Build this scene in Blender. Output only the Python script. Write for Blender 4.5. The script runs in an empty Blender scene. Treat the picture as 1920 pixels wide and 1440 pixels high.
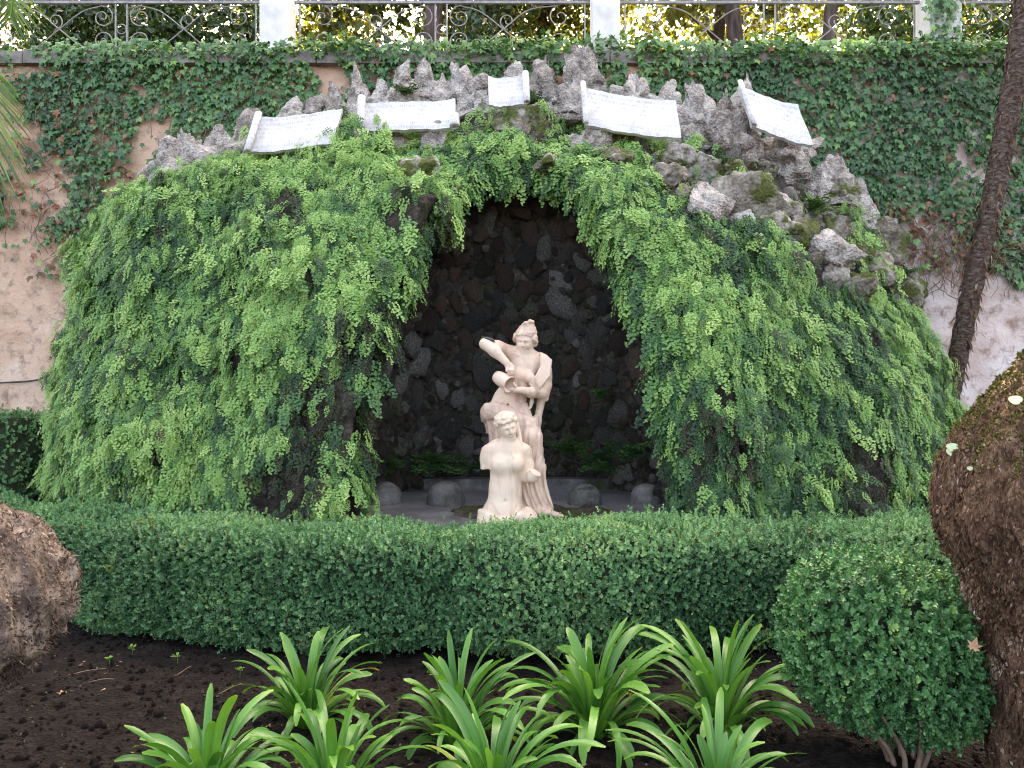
import bpy, math, random
import numpy as np
from mathutils import Vector, Matrix, Euler

# ------------------------------------------------------------------ camera, sky, sun, exposure
scene = bpy.context.scene
COL = scene.collection
CAM_Z, FPX = 1.6, 1507.0                     # camera height (m), focal length in photo pixels (1920 wide)
cam_d = bpy.data.cameras.new('camera'); cam = bpy.data.objects.new('camera', cam_d); COL.objects.link(cam)
cam.location = (0, 0, CAM_Z); cam.rotation_euler = (math.radians(90), 0, 0)
cam_d.sensor_width = 36.0; cam_d.lens = 36.0 * FPX / 1920.0; cam_d.clip_end = 500.0
scene.camera = cam

SUN_EL, SUN_AZ = math.radians(34), math.radians(14)
world = bpy.data.worlds.new('World'); scene.world = world; world.use_nodes = True
wn = world.node_tree.nodes; wl = world.node_tree.links
bg = wn.get('Background') or wn.new('ShaderNodeBackground')
sky = wn.new('ShaderNodeTexSky'); sky.sky_type = 'NISHITA'; sky.sun_disc = False
sky.sun_elevation = SUN_EL; sky.sun_rotation = SUN_AZ
sky.air_density = 0.25; sky.dust_density = 5.0; sky.ozone_density = 0.0
wl.new(sky.outputs[0], bg.inputs[0]); bg.inputs[1].default_value = 0.14

sun_d = bpy.data.lights.new('sun', 'SUN'); sun_d.energy = 3.6; sun_d.angle = math.radians(0.5); sun_d.color = (1.0, .90, .74)
sun = bpy.data.objects.new('sun', sun_d); COL.objects.link(sun); sun.location = (0, 30, 30)
to_sun = Vector((math.sin(SUN_AZ) * math.cos(SUN_EL), math.cos(SUN_AZ) * math.cos(SUN_EL), math.sin(SUN_EL)))
sun.rotation_euler = to_sun.to_track_quat('Z', 'Y').to_euler()

scene.view_settings.view_transform = 'Standard'; scene.view_settings.look = 'None'
scene.view_settings.gamma = 1.0; scene.view_settings.exposure = 4.5
scene.view_settings.use_white_balance = True; scene.view_settings.white_balance_temperature = 8600; scene.view_settings.white_balance_tint = 4    # camera set for open shade
scene.render.engine = 'CYCLES'
scene.cycles.max_bounces = 8; scene.cycles.diffuse_bounces = 4; scene.cycles.glossy_bounces = 2
scene.cycles.transmission_bounces = 4; scene.cycles.use_denoising = True
scene.cycles.sample_clamp_indirect = 6.0; scene.cycles.filter_width = 1.1

random.seed(4); RNG = np.random.default_rng(11)
R = math.radians

def at(px, py, Y):
    """world point at depth Y for a photo pixel"""
    return np.array([(px - 960) / FPX * Y, Y, CAM_Z + (720 - py) / FPX * Y])

# ------------------------------------------------------------------ noise
def _hash(ix, iy, iz, seed):
    h = (ix.astype(np.int64) * 374761393 + iy.astype(np.int64) * 668265263 + iz.astype(np.int64) * 2147483647 + seed * 144269504) & 0xFFFFFFFF
    h = ((h ^ (h >> 13)) * 1274126177) & 0xFFFFFFFF
    h = (h ^ (h >> 16)) & 0xFFFF
    return h.astype(np.float32) / 32767.5 - 1.0
def vnoise(x, y, z, seed=0):
    x, y, z = np.broadcast_arrays(np.asarray(x, np.float32), np.asarray(y, np.float32), np.asarray(z, np.float32))
    fx, fy, fz = np.floor(x), np.floor(y), np.floor(z)
    tx, ty, tz = x - fx, y - fy, z - fz
    tx, ty, tz = [t * t * (3 - 2 * t) for t in (tx, ty, tz)]
    ix, iy, iz = fx.astype(np.int64), fy.astype(np.int64), fz.astype(np.int64)
    out = 0
    for a in (0, 1):
        wa = tx if a else 1 - tx
        for b in (0, 1):
            wb = ty if b else 1 - ty
            for c in (0, 1):
                wc = tz if c else 1 - tz
                out = out + wa * wb * wc * _hash(ix + a, iy + b, iz + c, seed)
    return out
def fbm(x, y, z, oct=3, seed=0):
    s, a, f = 0, 1.0, 1.0
    for o in range(oct):
        s = s + a * vnoise(np.asarray(x) * f, np.asarray(y) * f, np.asarray(z) * f, seed + o); a *= .5; f *= 2.03
    return s / 1.75

# ------------------------------------------------------------------ mesh helpers
def mesh_from(name, verts, faces, mats=(), smooth=True):
    me = bpy.data.meshes.new(name)
    verts = np.asarray(verts, np.float32)
    if isinstance(faces, np.ndarray):
        n, k = faces.shape
        me.vertices.add(len(verts)); me.vertices.foreach_set('co', verts.ravel())
        me.loops.add(n * k); me.loops.foreach_set('vertex_index', faces.astype(np.int32).ravel())
        me.polygons.add(n); me.polygons.foreach_set('loop_start', np.arange(0, n * k, k, dtype=np.int32))
        me.update(calc_edges=True); me.validate()
    else:
        me.from_pydata([tuple(map(float, v)) for v in verts], [], faces); me.update()
    if smooth: me.polygons.foreach_set('use_smooth', [True] * len(me.polygons))
    if not isinstance(mats, (list, tuple)): mats = (mats,)
    for m in mats: me.materials.append(m)
    return me
def link(name, me, parent=None, loc=None, rot=None, scale=None):
    o = bpy.data.objects.new(name, me); COL.objects.link(o)
    if loc is not None: o.location = [float(c) for c in loc]
    if rot is not None: o.rotation_euler = [float(c) for c in rot]
    if scale is not None: o.scale = [float(c) for c in scale] if hasattr(scale, '__len__') else (scale,) * 3
    if parent is not None: o.parent = parent
    return o
def tag(o, label=None, cat=None, group=None, kind=None):
    if label: o['label'] = label
    if cat: o['category'] = cat
    if group: o['group'] = group
    if kind: o['kind'] = kind
    return o
def thing(name, label, cat, loc=(0, 0, 0), rot=(0, 0, 0), group=None):
    return tag(link(name, None, None, loc, rot), label, cat, group)

class MB:
    """collects pieces of ONE mesh"""
    def __init__(s): s.v = []; s.f = []; s.n = 0
    def add(s, v, f):
        v = np.asarray(v, float); s.v.append(v); s.f += [tuple(int(i) + s.n for i in q) for q in f]; s.n += len(v); return s
    def box(s, lo, hi):
        (a, b, c), (d, e, g) = lo, hi
        v = [(a, b, c), (d, b, c), (d, e, c), (a, e, c), (a, b, g), (d, b, g), (d, e, g), (a, e, g)]
        return s.add(v, [(3, 2, 1, 0), (4, 5, 6, 7), (0, 1, 5, 4), (1, 2, 6, 5), (2, 3, 7, 6), (3, 0, 4, 7)])
    def tube(s, pts, rad, sides=6, cap=True):
        v, f = tube_geo(pts, rad, sides, cap); return s.add(v, f)
    def build(s, name, mat, parent=None, smooth=True, **k):
        return link(name, mesh_from(name, np.concatenate(s.v), s.f, mat, smooth), parent, **k)
def tube_geo(pts, rad, sides=6, cap=True):
    pts = np.asarray(pts, float); n = len(pts)
    rad = np.broadcast_to(np.asarray(rad, float), (n,))
    tg = np.gradient(pts, axis=0); tg /= np.linalg.norm(tg, axis=1)[:, None] + 1e-9
    up = np.array([0, 0, 1.]) if abs(tg[0][2]) < .9 else np.array([1., 0, 0])
    vs = []; nrm = None
    for i in range(n):
        b = up if nrm is None else nrm
        u = b - tg[i] * b.dot(tg[i]); u /= np.linalg.norm(u) + 1e-9; nrm = u
        w = np.cross(tg[i], u)
        a = np.arange(sides) / sides * 2 * math.pi
        vs.append(pts[i] + rad[i] * (np.cos(a)[:, None] * u + np.sin(a)[:, None] * w))
    v = np.concatenate(vs); f = []
    for i in range(n - 1):
        for j in range(sides):
            k = (j + 1) % sides
            f.append((i * sides + j, i * sides + k, (i + 1) * sides + k, (i + 1) * sides + j))
    if cap:
        f.append(tuple(range(sides))[::-1]); f.append(tuple((n - 1) * sides + j for j in range(sides)))
    return v, f
def catmull(ctrl, per=8):
    c = np.asarray(ctrl, float); c = np.vstack([2 * c[0] - c[1], c, 2 * c[-1] - c[-2]]); out = []
    for i in range(1, len(c) - 2):
        for t in np.arange(per) / per:
            p0, p1, p2, p3 = c[i - 1:i + 3]
            out.append(.5 * (2 * p1 + (p2 - p0) * t + (2 * p0 - 5 * p1 + 4 * p2 - p3) * t * t + (3 * p1 - p0 - 3 * p2 + p3) * t ** 3))
    out.append(c[-2]); return np.array(out)
def lathe(profile, sides=24):
    v = []; f = []
    a = np.arange(sides) / sides * 2 * math.pi
    for r, z in profile: v += [(r * math.cos(t), r * math.sin(t), z) for t in a]
    for i in range(len(profile) - 1):
        for j in range(sides):
            k = (j + 1) % sides; f.append((i * sides + j, i * sides + k, (i + 1) * sides + k, (i + 1) * sides + j))
    return np.array(v), f

# implicit solids -> mesh (surface nets)
class Field:
    def __init__(s, lo, hi, h):
        s.lo = np.array(lo, float); s.h = h
        s.n = np.ceil((np.array(hi) - s.lo) / h).astype(int) + 1
        s.F = np.full(s.n, 1.0, np.float32)
        s.ax = [(s.lo[i] + h * np.arange(s.n[i])).astype(np.float32) for i in range(3)]
    def grid(s, lo=None, hi=None):
        sl = []
        for i in range(3):
            a = 0 if lo is None else int(max(0, math.floor((lo[i] - s.lo[i]) / s.h)))
            b = s.n[i] if hi is None else int(min(s.n[i], math.ceil((hi[i] - s.lo[i]) / s.h) + 1))
            sl.append(slice(a, max(a, b)))
        X = s.ax[0][sl[0]][:, None, None]; Y = s.ax[1][sl[1]][None, :, None]; Z = s.ax[2][sl[2]][None, None, :]
        return tuple(sl), X, Y, Z
    def put(s, d, sl, k, sub=False):
        A = s.F[sl]
        if sub: A = -A
        hh = np.maximum(k - np.abs(A - d), 0) / max(k, 1e-6)
        m = np.minimum(A, d) - hh * hh * k / 4
        s.F[sl] = -m if sub else m
    def cone(s, p0, p1, r0, r1=None, k=.03, sub=False, flat=None, cut=None):
        r1 = r0 if r1 is None else r1
        p0 = np.array(p0, float); p1 = np.array(p1, float); m = max(r0, r1) + k + .04
        sl, X, Y, Z = s.grid(np.minimum(p0, p1) - m, np.maximum(p0, p1) + m)
        d = p1 - p0; dd = d.dot(d) + 1e-12
        t = np.clip(((X - p0[0]) * d[0] + (Y - p0[1]) * d[1] + (Z - p0[2]) * d[2]) / dd, 0, 1)
        q = np.sqrt((X - p0[0] - t * d[0]) ** 2 + ((Y - p0[1] - t * d[1]) * (flat or 1)) ** 2 + (Z - p0[2] - t * d[2]) ** 2) - (r0 + (r1 - r0) * t)
        if cut is not None: q = np.maximum(q, (X - cut[0][0]) * cut[1][0] + (Y - cut[0][1]) * cut[1][1] + (Z - cut[0][2]) * cut[1][2])
        s.put(q.astype(np.float32), sl, k, sub)
    def path(s, pts, rs, k=.03, **kw):
        for i in range(len(pts) - 1):
            a, b = (rs[i], rs[i + 1]) if hasattr(rs, '__len__') else (rs, rs)
            s.cone(pts[i], pts[i + 1], a, b, k, **kw)
    def ell(s, c, r, k=.03, rot=None, sub=False, bump=None):
        c = np.array(c, float); r = np.array(r, float); m = r.max() + k + .04
        sl, X, Y, Z = s.grid(c - m, c + m)
        x, y, z = X - c[0], Y - c[1], Z - c[2]
        if rot is not None:
            M = np.array(Euler(rot).to_matrix()).T
            x, y, z = [M[i][0] * x + M[i][1] * y + M[i][2] * z for i in range(3)]
        k0 = np.sqrt((x / r[0]) ** 2 + (y / r[1]) ** 2 + (z / r[2]) ** 2)
        k1 = np.sqrt((x / r[0] ** 2) ** 2 + (y / r[1] ** 2) ** 2 + (z / r[2] ** 2) ** 2) + 1e-9
        d = k0 * (k0 - 1) / k1
        if bump is not None: d = d + bump(X, Y, Z)
        s.put(d.astype(np.float32), sl, k, sub)
    def mesh(s):
        F = s.F; h = s.h; nx, ny, nz = F.shape; S = F < 0
        acc = np.zeros((nx - 1, ny - 1, nz - 1, 3), np.float32); cnt = np.zeros((nx - 1, ny - 1, nz - 1), np.int32)
        dims = (nx, ny, nz)
        for ax in range(3):
            o1, o2 = [i for i in range(3) if i != ax]
            for b in (0, 1):
                for c in (0, 1):
                    A = [None] * 3; B = [None] * 3
                    A[ax] = slice(0, dims[ax] - 1); B[ax] = slice(1, dims[ax])
                    A[o1] = B[o1] = slice(b, dims[o1] - 1 + b); A[o2] = B[o2] = slice(c, dims[o2] - 1 + c)
                    fa = F[tuple(A)]; fb = F[tuple(B)]
                    m = (fa < 0) != (fb < 0)
                    t = fa[m] / (fa[m] - fb[m])
                    p = np.zeros((len(t), 3), np.float32); p[:, ax] = t; p[:, o1] = b; p[:, o2] = c
                    acc[m] += p; cnt[m] += 1
        on = cnt > 0
        idx = np.full(cnt.shape, -1, np.int64); idx[on] = np.arange(on.sum())
        base = np.argwhere(on)
        V = (base + acc[on] / cnt[on][:, None]) * h + s.lo
        quads = []
        for ax in range(3):
            o1, o2 = (ax + 1) % 3, (ax + 2) % 3
            A = [None] * 3; B = [None] * 3
            A[ax] = slice(0, dims[ax] - 1); B[ax] = slice(1, dims[ax])
            A[o1] = B[o1] = slice(1, dims[o1] - 1); A[o2] = B[o2] = slice(1, dims[o2] - 1)
            sa = S[tuple(A)]; sb = S[tuple(B)]
            e = np.argwhere(sa != sb); flip = sa[sa != sb]
            off = np.zeros(3, int); off[o1] = 1; off[o2] = 1
            e = e + off
            def cell(d1, d2):
                q = e.copy(); q[:, o1] -= d1; q[:, o2] -= d2; return idx[q[:, 0], q[:, 1], q[:, 2]]
            q = np.stack([cell(1, 1), cell(0, 1), cell(0, 0), cell(1, 0)], 1)
            q[~flip] = q[~flip][:, ::-1]
            quads.append(q)
        return V, np.concatenate(quads)

def surf_sample(V, Q, dens, keep=None):
    """area-weighted samples on quads; dens per m2; returns points, normals"""
    a, b, c, d = [V[Q[:, i]] for i in range(4)]
    n = np.cross(c - a, d - b); ar = np.linalg.norm(n, axis=1) / 2; n = n / (np.linalg.norm(n, axis=1)[:, None] + 1e-12)
    if keep is not None:
        ctr = (a + b + c + d) / 4; w = keep(ctr, n); ar = ar * w
    N = int(ar.sum() * dens)
    i = RNG.choice(len(Q), N, p=ar / ar.sum())
    u = RNG.random((N, 1)); v = RNG.random((N, 1))
    P = (a[i] * (1 - u) + b[i] * u) * (1 - v) + (d[i] * (1 - u) + c[i] * u) * v
    return P, n[i]
def unit(v): return v / (np.linalg.norm(v, axis=-1, keepdims=True) + 1e-9)
def frame_euler(axis, normal):
    y = unit(axis); z = unit(normal - (normal * y).sum(1, keepdims=True) * y); x = np.cross(y, z)
    return np.stack([np.arctan2(y[:, 2], z[:, 2]), np.arcsin(np.clip(-x[:, 2], -1, 1)), np.arctan2(x[:, 1], x[:, 0])], 1)

# ------------------------------------------------------------------ materials
def new_mat(name):
    m = bpy.data.materials.new(name); m.use_nodes = True
    nt = m.node_tree; nt.nodes.clear()
    out = nt.nodes.new('ShaderNodeOutputMaterial'); b = nt.nodes.new('ShaderNodeBsdfPrincipled')
    nt.links.new(b.outputs[0], out.inputs[0]); return m, nt, b, out
def nd(nt, t, **k):
    n = nt.nodes.new(t)
    for a, v in k.items(): setattr(n, a, v)
    return n
def ramp(nt, stops, fac=None, interp='LINEAR'):
    r = nd(nt, 'ShaderNodeValToRGB'); r.color_ramp.interpolation = interp
    e = r.color_ramp.elements
    while len(e) < len(stops): e.new(.5)
    for i, (p, c) in enumerate(stops): e[i].position = p; e[i].color = (*c, 1)
    if fac is not None: nt.links.new(fac, r.inputs[0])
    return r
def noise(nt, scale, detail=4, rough=.55, vec=None, dist=0.0):
    n = nd(nt, 'ShaderNodeTexNoise'); n.inputs['Scale'].default_value = scale; n.inputs['Detail'].default_value = detail
    n.inputs['Roughness'].default_value = rough; n.inputs['Distortion'].default_value = dist
    if vec is not None: nt.links.new(vec, n.inputs['Vector'])
    return n
def coords(nt, kind='Object', scale=None):
    t = nd(nt, 'ShaderNodeTexCoord').outputs[kind]
    if scale is not None:
        mp = nd(nt, 'ShaderNodeMapping'); mp.inputs['Scale'].default_value = scale; nt.links.new(t, mp.inputs[0]); t = mp.outputs[0]
    return t
def mixc(nt, fac, a, b):
    m = nd(nt, 'ShaderNodeMix', data_type='RGBA')
    for sck, v in ((m.inputs[0], fac), (m.inputs[6], a), (m.inputs[7], b)):
        if hasattr(v, 'links'): nt.links.new(v, sck)
        elif hasattr(v, '__len__'): sck.default_value = (*v, 1)
        else: sck.default_value = v
    return m.outputs[2]
def bump(nt, bsdf, height, strength=.5, dist=.02):
    b = nd(nt, 'ShaderNodeBump'); b.inputs['Strength'].default_value = strength; b.inputs['Distance'].default_value = dist
    nt.links.new(height, b.inputs['Height']); nt.links.new(b.outputs[0], bsdf.inputs['Normal'])

def leaf_mat(name, stops, rough=.5, trans=.25, attr='INSTANCER', spec=.4, tcol=(1.15, 1.1, .55)):
    m, nt, b, out = new_mat(name)
    if attr == 'INSTANCER':
        a = nd(nt, 'ShaderNodeAttribute', attribute_type='INSTANCER', attribute_name='tint'); fac = a.outputs['Fac']
    else:
        fac = nd(nt, 'ShaderNodeObjectInfo').outputs['Random']
    r = ramp(nt, stops, fac)
    c = coords(nt); n = noise(nt, 9, 2, vec=c)
    mul = nd(nt, 'ShaderNodeMath', operation='MULTIPLY_ADD'); nt.links.new(n.outputs[0], mul.inputs[0]); mul.inputs[1].default_value = .5; mul.inputs[2].default_value = .75
    vm = nd(nt, 'ShaderNodeVectorMath', operation='SCALE'); nt.links.new(r.outputs[0], vm.inputs[0]); nt.links.new(mul.outputs[0], vm.inputs['Scale'])
    nt.links.new(vm.outputs[0], b.inputs['Base Color']); b.inputs['Roughness'].default_value = rough
    b.inputs['Specular IOR Level'].default_value = spec
    if trans > 0:
        t = nd(nt, 'ShaderNodeBsdfTranslucent')
        tm = nd(nt, 'ShaderNodeVectorMath', operation='MULTIPLY'); nt.links.new(vm.outputs[0], tm.inputs[0]); tm.inputs[1].default_value = tcol
        nt.links.new(tm.outputs[0], t.inputs[0])
        mx = nd(nt, 'ShaderNodeMixShader'); mx.inputs[0].default_value = trans
        nt.links.new(b.outputs[0], mx.inputs[1]); nt.links.new(t.outputs[0], mx.inputs[2]); nt.links.new(mx.outputs[0], out.inputs[0])
    return m
def rock_mat(name, stops, scale=6, moss=0.0, bstr=.8, rough=.85, rand=0.0, mosscol=(.07, .085, .02), bdist=.03, spec=.3):
    m, nt, b, out = new_mat(name)
    c = coords(nt)
    oi = nd(nt, 'ShaderNodeObjectInfo')
    va = nd(nt, 'ShaderNodeVectorMath', operation='ADD'); nt.links.new(c, va.inputs[0])
    mv = nd(nt, 'ShaderNodeVectorMath', operation='SCALE'); nt.links.new(oi.outputs['Location'], mv.inputs[0]); mv.inputs['Scale'].default_value = 3.7
    nt.links.new(mv.outputs[0], va.inputs[1]); v = va.outputs[0]
    n1 = noise(nt, scale, 6, .62, v, .3); n2 = noise(nt, scale * 4.5, 5, .7, v)
    mm = nd(nt, 'ShaderNodeMath', operation='MULTIPLY_ADD'); nt.links.new(n2.outputs[0], mm.inputs[0]); mm.inputs[1].default_value = .45
    ma = nd(nt, 'ShaderNodeMath', operation='MULTIPLY_ADD'); nt.links.new(n1.outputs[0], ma.inputs[0]); ma.inputs[1].default_value = .75; ma.inputs[2].default_value = -.1
    nt.links.new(ma.outputs[0], mm.inputs[2])
    fac = mm.outputs[0]
    if rand:
        rr = nd(nt, 'ShaderNodeMath', operation='MULTIPLY_ADD'); nt.links.new(oi.outputs['Random'], rr.inputs[0]); rr.inputs[1].default_value = rand; rr.inputs[2].default_value = -rand / 2
        ad = nd(nt, 'ShaderNodeMath', operation='ADD'); nt.links.new(fac, ad.inputs[0]); nt.links.new(rr.outputs[0], ad.inputs[1]); fac = ad.outputs[0]
    col = ramp(nt, stops, fac).outputs[0]
    if moss:
        n3 = noise(nt, scale * .6, 4, .6, v); rm = ramp(nt, [(.62 - moss * .3, (0, 0, 0)), (.72 - moss * .3, (1, 1, 1))], n3.outputs[0])
        col = mixc(nt, rm.outputs[0], col, mosscol)
    nt.links.new(col, b.inputs['Base Color']); b.inputs['Roughness'].default_value = rough; b.inputs['Specular IOR Level'].default_value = spec
    vo = nd(nt, 'ShaderNodeTexVoronoi'); vo.inputs['Scale'].default_value = scale * 5; nt.links.new(v, vo.inputs['Vector'])
    h = nd(nt, 'ShaderNodeMath', operation='MULTIPLY_ADD'); nt.links.new(vo.outputs['Distance'], h.inputs[0]); h.inputs[1].default_value = .6; nt.links.new(fac, h.inputs[2])
    bump(nt, b, h.outputs[0], bstr, bdist)
    return m

M = {}
M['tufa'] = rock_mat('tufa_rock', [(.22, (.06, .047, .038)), (.38, (.22, .185, .158)), (.52, (.44, .395, .355)), (.70, (.68, .635, .59))], 9, rand=.16, bstr=1.0, bdist=.04)
M['tufa_moss'] = rock_mat('mossy_rock', [(.25, (.05, .04, .03)), (.42, (.16, .135, .105)), (.58, (.34, .31, .265)), (.76, (.54, .51, .47))], 7, moss=.45, rand=.2)
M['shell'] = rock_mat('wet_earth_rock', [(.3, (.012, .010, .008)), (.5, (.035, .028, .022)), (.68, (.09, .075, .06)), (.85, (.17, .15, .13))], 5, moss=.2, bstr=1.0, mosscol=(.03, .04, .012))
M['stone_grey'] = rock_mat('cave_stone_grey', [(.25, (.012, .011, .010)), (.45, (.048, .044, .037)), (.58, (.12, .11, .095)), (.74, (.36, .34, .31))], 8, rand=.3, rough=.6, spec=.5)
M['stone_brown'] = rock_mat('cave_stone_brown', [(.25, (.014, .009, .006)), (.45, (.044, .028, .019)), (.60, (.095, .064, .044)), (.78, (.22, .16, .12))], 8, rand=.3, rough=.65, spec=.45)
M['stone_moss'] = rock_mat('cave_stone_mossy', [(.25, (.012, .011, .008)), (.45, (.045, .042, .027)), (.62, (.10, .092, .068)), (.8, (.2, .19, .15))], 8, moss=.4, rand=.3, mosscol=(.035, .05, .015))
M['soil'] = rock_mat('dark_soil', [(.25, (.006, .0042, .0036)), (.5, (.017, .012, .0105)), (.7, (.034, .025, .022)), (.9, (.07, .053, .046))], 9, bstr=1.0, rough=.95, bdist=.05, spec=.15)
M['basin'] = rock_mat('wet_basin_floor', [(.25, (.05, .045, .042)), (.45, (.16, .15, .145)), (.65, (.30, .285, .285)), (.85, (.40, .37, .37))], 2.2, bstr=.15, rough=.35, spec=.5)
M['dome'] = rock_mat('dome_stone', [(.25, (.03, .028, .024)), (.45, (.10, .095, .085)), (.65, (.20, .19, .175)), (.85, (.32, .31, .29))], 5, moss=.3, bstr=.4, mosscol=(.04, .05, .02))
M['plinth'] = rock_mat('mossy_plinth', [(.25, (.02, .015, .01)), (.5, (.06, .045, .03)), (.8, (.15, .12, .09))], 6, moss=.5, mosscol=(.05, .06, .015))
M['coping'] = rock_mat('stone_coping', [(.25, (.10, .09, .08)), (.5, (.22, .20, .18)), (.8, (.36, .33, .30))], 4, bstr=.4)

def plaster():
    m, nt, b, out = new_mat('old_pink_plaster'); c = coords(nt)
    n1 = noise(nt, 1.1, 6, .65, c, .5); n2 = noise(nt, 7, 6, .7, c); n3 = noise(nt, 38, 4, .6, c)
    sx = nd(nt, 'ShaderNodeSeparateXYZ'); nt.links.new(c, sx.inputs[0])
    mr = nd(nt, 'ShaderNodeMapRange'); nt.links.new(sx.outputs[0], mr.inputs[0]); mr.inputs[1].default_value = 1.5; mr.inputs[2].default_value = 4.2
    c1 = ramp(nt, [(.30, (.30, .18, .125)), (.45, (.54, .345, .24)), (.6, (.66, .455, .335)), (.75, (.72, .55, .44))], n1.outputs[0])
    c2 = ramp(nt, [(.30, (.42, .27, .22)), (.45, (.62, .49, .44)), (.6, (.72, .63, .59)), (.75, (.76, .70, .67))], n1.outputs[0])
    base = mixc(nt, mr.outputs[0], c1.outputs[0], c2.outputs[0])
    st = ramp(nt, [(.50, (0, 0, 0)), (.66, (1, 1, 1))], n2.outputs[0])
    col = mixc(nt, st.outputs[0], base, (.30, .20, .15))
    nt.links.new(col, b.inputs['Base Color']); b.inputs['Roughness'].default_value = .92
    ad = nd(nt, 'ShaderNodeMath', operation='MULTIPLY_ADD'); nt.links.new(n3.outputs[0], ad.inputs[0]); ad.inputs[1].default_value = .35; nt.links.new(n2.outputs[0], ad.inputs[2])
    bump(nt, b, ad.outputs[0], .7, .03); return m
M['plaster'] = plaster()
def statue_mat(name, a, bcol, stain, amt):
    m, nt, b, out = new_mat(name); c = coords(nt)
    n1 = noise(nt, 6, 5, .6, c, .4); n2 = noise(nt, 2.6, 5, .65, c, .8); n3 = noise(nt, 60, 3, .6, c)
    cs = nd(nt, 'ShaderNodeMapping'); cs.inputs['Scale'].default_value = (14, 14, 2.2); nt.links.new(c, cs.inputs[0])
    n4 = noise(nt, 1.0, 4, .6, cs.outputs[0])
    col = mixc(nt, ramp(nt, [(.35, (0, 0, 0)), (.65, (1, 1, 1))], n1.outputs[0]).outputs[0], a, bcol)
    s2 = ramp(nt, [(.50, (0, 0, 0)), (.70, (amt, amt, amt))], n2.outputs[0])
    col = mixc(nt, s2.outputs[0], col, stain)
    s4 = ramp(nt, [(.55, (0, 0, 0)), (.75, (amt * .8, amt * .8, amt * .8))], n4.outputs[0])
    col = mixc(nt, s4.outputs[0], col, (stain[0] * .75, stain[1] * .7, stain[2] * .7))
    nt.links.new(col, b.inputs['Base Color']); b.inputs['Roughness'].default_value = .62; b.inputs['Specular IOR Level'].default_value = .3
    bump(nt, b, n3.outputs[0], .12, .004); return m
M['statue'] = statue_mat('pink_stone', (.71, .55, .43), (.62, .45, .35), (.30, .185, .14), .9)
M['statue_cream'] = statue_mat('cream_stone', (.72, .58, .45), (.66, .50, .38), (.38, .25, .18), .75)
def marble():
    m, nt, b, out = new_mat('white_marble'); c = coords(nt)
    n1 = noise(nt, 5, 5, .6, c, .5)
    mp = nd(nt, 'ShaderNodeMapping'); mp.inputs['Scale'].default_value = (60, 1, 1); nt.links.new(c, mp.inputs[0])
    # weathered rows of cut lettering, too worn to read
    sp = nd(nt, 'ShaderNodeSeparateXYZ'); nt.links.new(c, sp.inputs[0])
    row = nd(nt, 'ShaderNodeMath', operation='MULTIPLY'); nt.links.new(sp.outputs[2], row.inputs[0]); row.inputs[1].default_value = 2 * math.pi / .05
    sn = nd(nt, 'ShaderNodeMath', operation='SINE'); nt.links.new(row.outputs[0], sn.inputs[0])
    gt = nd(nt, 'ShaderNodeMath', operation='GREATER_THAN'); nt.links.new(sn.outputs[0], gt.inputs[0]); gt.inputs[1].default_value = .05
    m2 = nd(nt, 'ShaderNodeMapping'); m2.inputs['Scale'].default_value = (95, 1, 22); nt.links.new(c, m2.inputs[0])
    n2 = noise(nt, 1.0, 1, .5, m2.outputs[0]); g2 = nd(nt, 'ShaderNodeMath', operation='GREATER_THAN'); nt.links.new(n2.outputs[0], g2.inputs[0]); g2.inputs[1].default_value = .53
    mu = nd(nt, 'ShaderNodeMath', operation='MULTIPLY'); nt.links.new(gt.outputs[0], mu.inputs[0]); nt.links.new(g2.outputs[0], mu.inputs[1])
    m3 = nd(nt, 'ShaderNodeMath', operation='MULTIPLY'); nt.links.new(mu.outputs[0], m3.inputs[0]); m3.inputs[1].default_value = .38
    base = ramp(nt, [(.3, (.42, .41, .40)), (.5, (.58, .57, .57)), (.7, (.70, .69, .70))], n1.outputs[0]).outputs[0]
    ns = noise(nt, 2.3, 5, .7, c, 1.0); base = mixc(nt, ramp(nt, [(.52, (0, 0, 0)), (.72, (.7, .7, .7))], ns.outputs[0]).outputs[0], base, (.26, .245, .22))
    col = mixc(nt, m3.outputs[0], base, (.20, .19, .19))
    nt.links.new(col, b.inputs['Base Color']); b.inputs['Roughness'].default_value = .5
    bump(nt, b, n1.outputs[0], .1, .01); return m
M['marble'] = marble()
def simple(name, stops, scale=8, rough=.7, bstr=.3, vscale=None, spec=.4, metal=0, bdist=.01):
    m, nt, b, out = new_mat(name); c = coords(nt, scale=vscale)
    n = noise(nt, scale, 5, .62, c, .3)
    nt.links.new(ramp(nt, stops, n.outputs[0]).outputs[0], b.inputs['Base Color']); b.inputs['Roughness'].default_value = rough
    b.inputs['Specular IOR Level'].default_value = spec; b.inputs['Metallic'].default_value = metal
    bump(nt, b, n.outputs[0], bstr, bdist); return m
M['pillar'] = simple('white_pillar_render', [(.3, (.55, .53, .50)), (.5, (.74, .73, .70)), (.7, (.80, .79, .77))], 3, .85)
M['iron'] = simple('grey_iron', [(.3, (.16, .15, .145)), (.6, (.30, .285, .27)), (.8, (.38, .34, .30))], 20, .5, metal=.2)
M['bark_far'] = simple('far_bark', [(.3, (.035, .022, .018)), (.55, (.10, .068, .055)), (.75, (.19, .14, .115))], 3, .9, .8, (5, 5, .8), bdist=.04)
M['bark_fibre'] = simple('fibrous_bark', [(.28, (.025, .013, .008)), (.45, (.095, .054, .034)), (.6, (.19, .115, .074)), (.78, (.38, .28, .21))], 9, .95, 1.0, (3.2, 3.2, 1.0), spec=.15, bdist=.05)
M['bark_knot'] = simple('knotty_bark', [(.28, (.030, .021, .017)), (.45, (.11, .08, .065)), (.6, (.21, .165, .14)), (.78, (.38, .335, .31))], 7, .95, 1.0, (2.0, 2.0, 1.3), spec=.15, bdist=.05)
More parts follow.
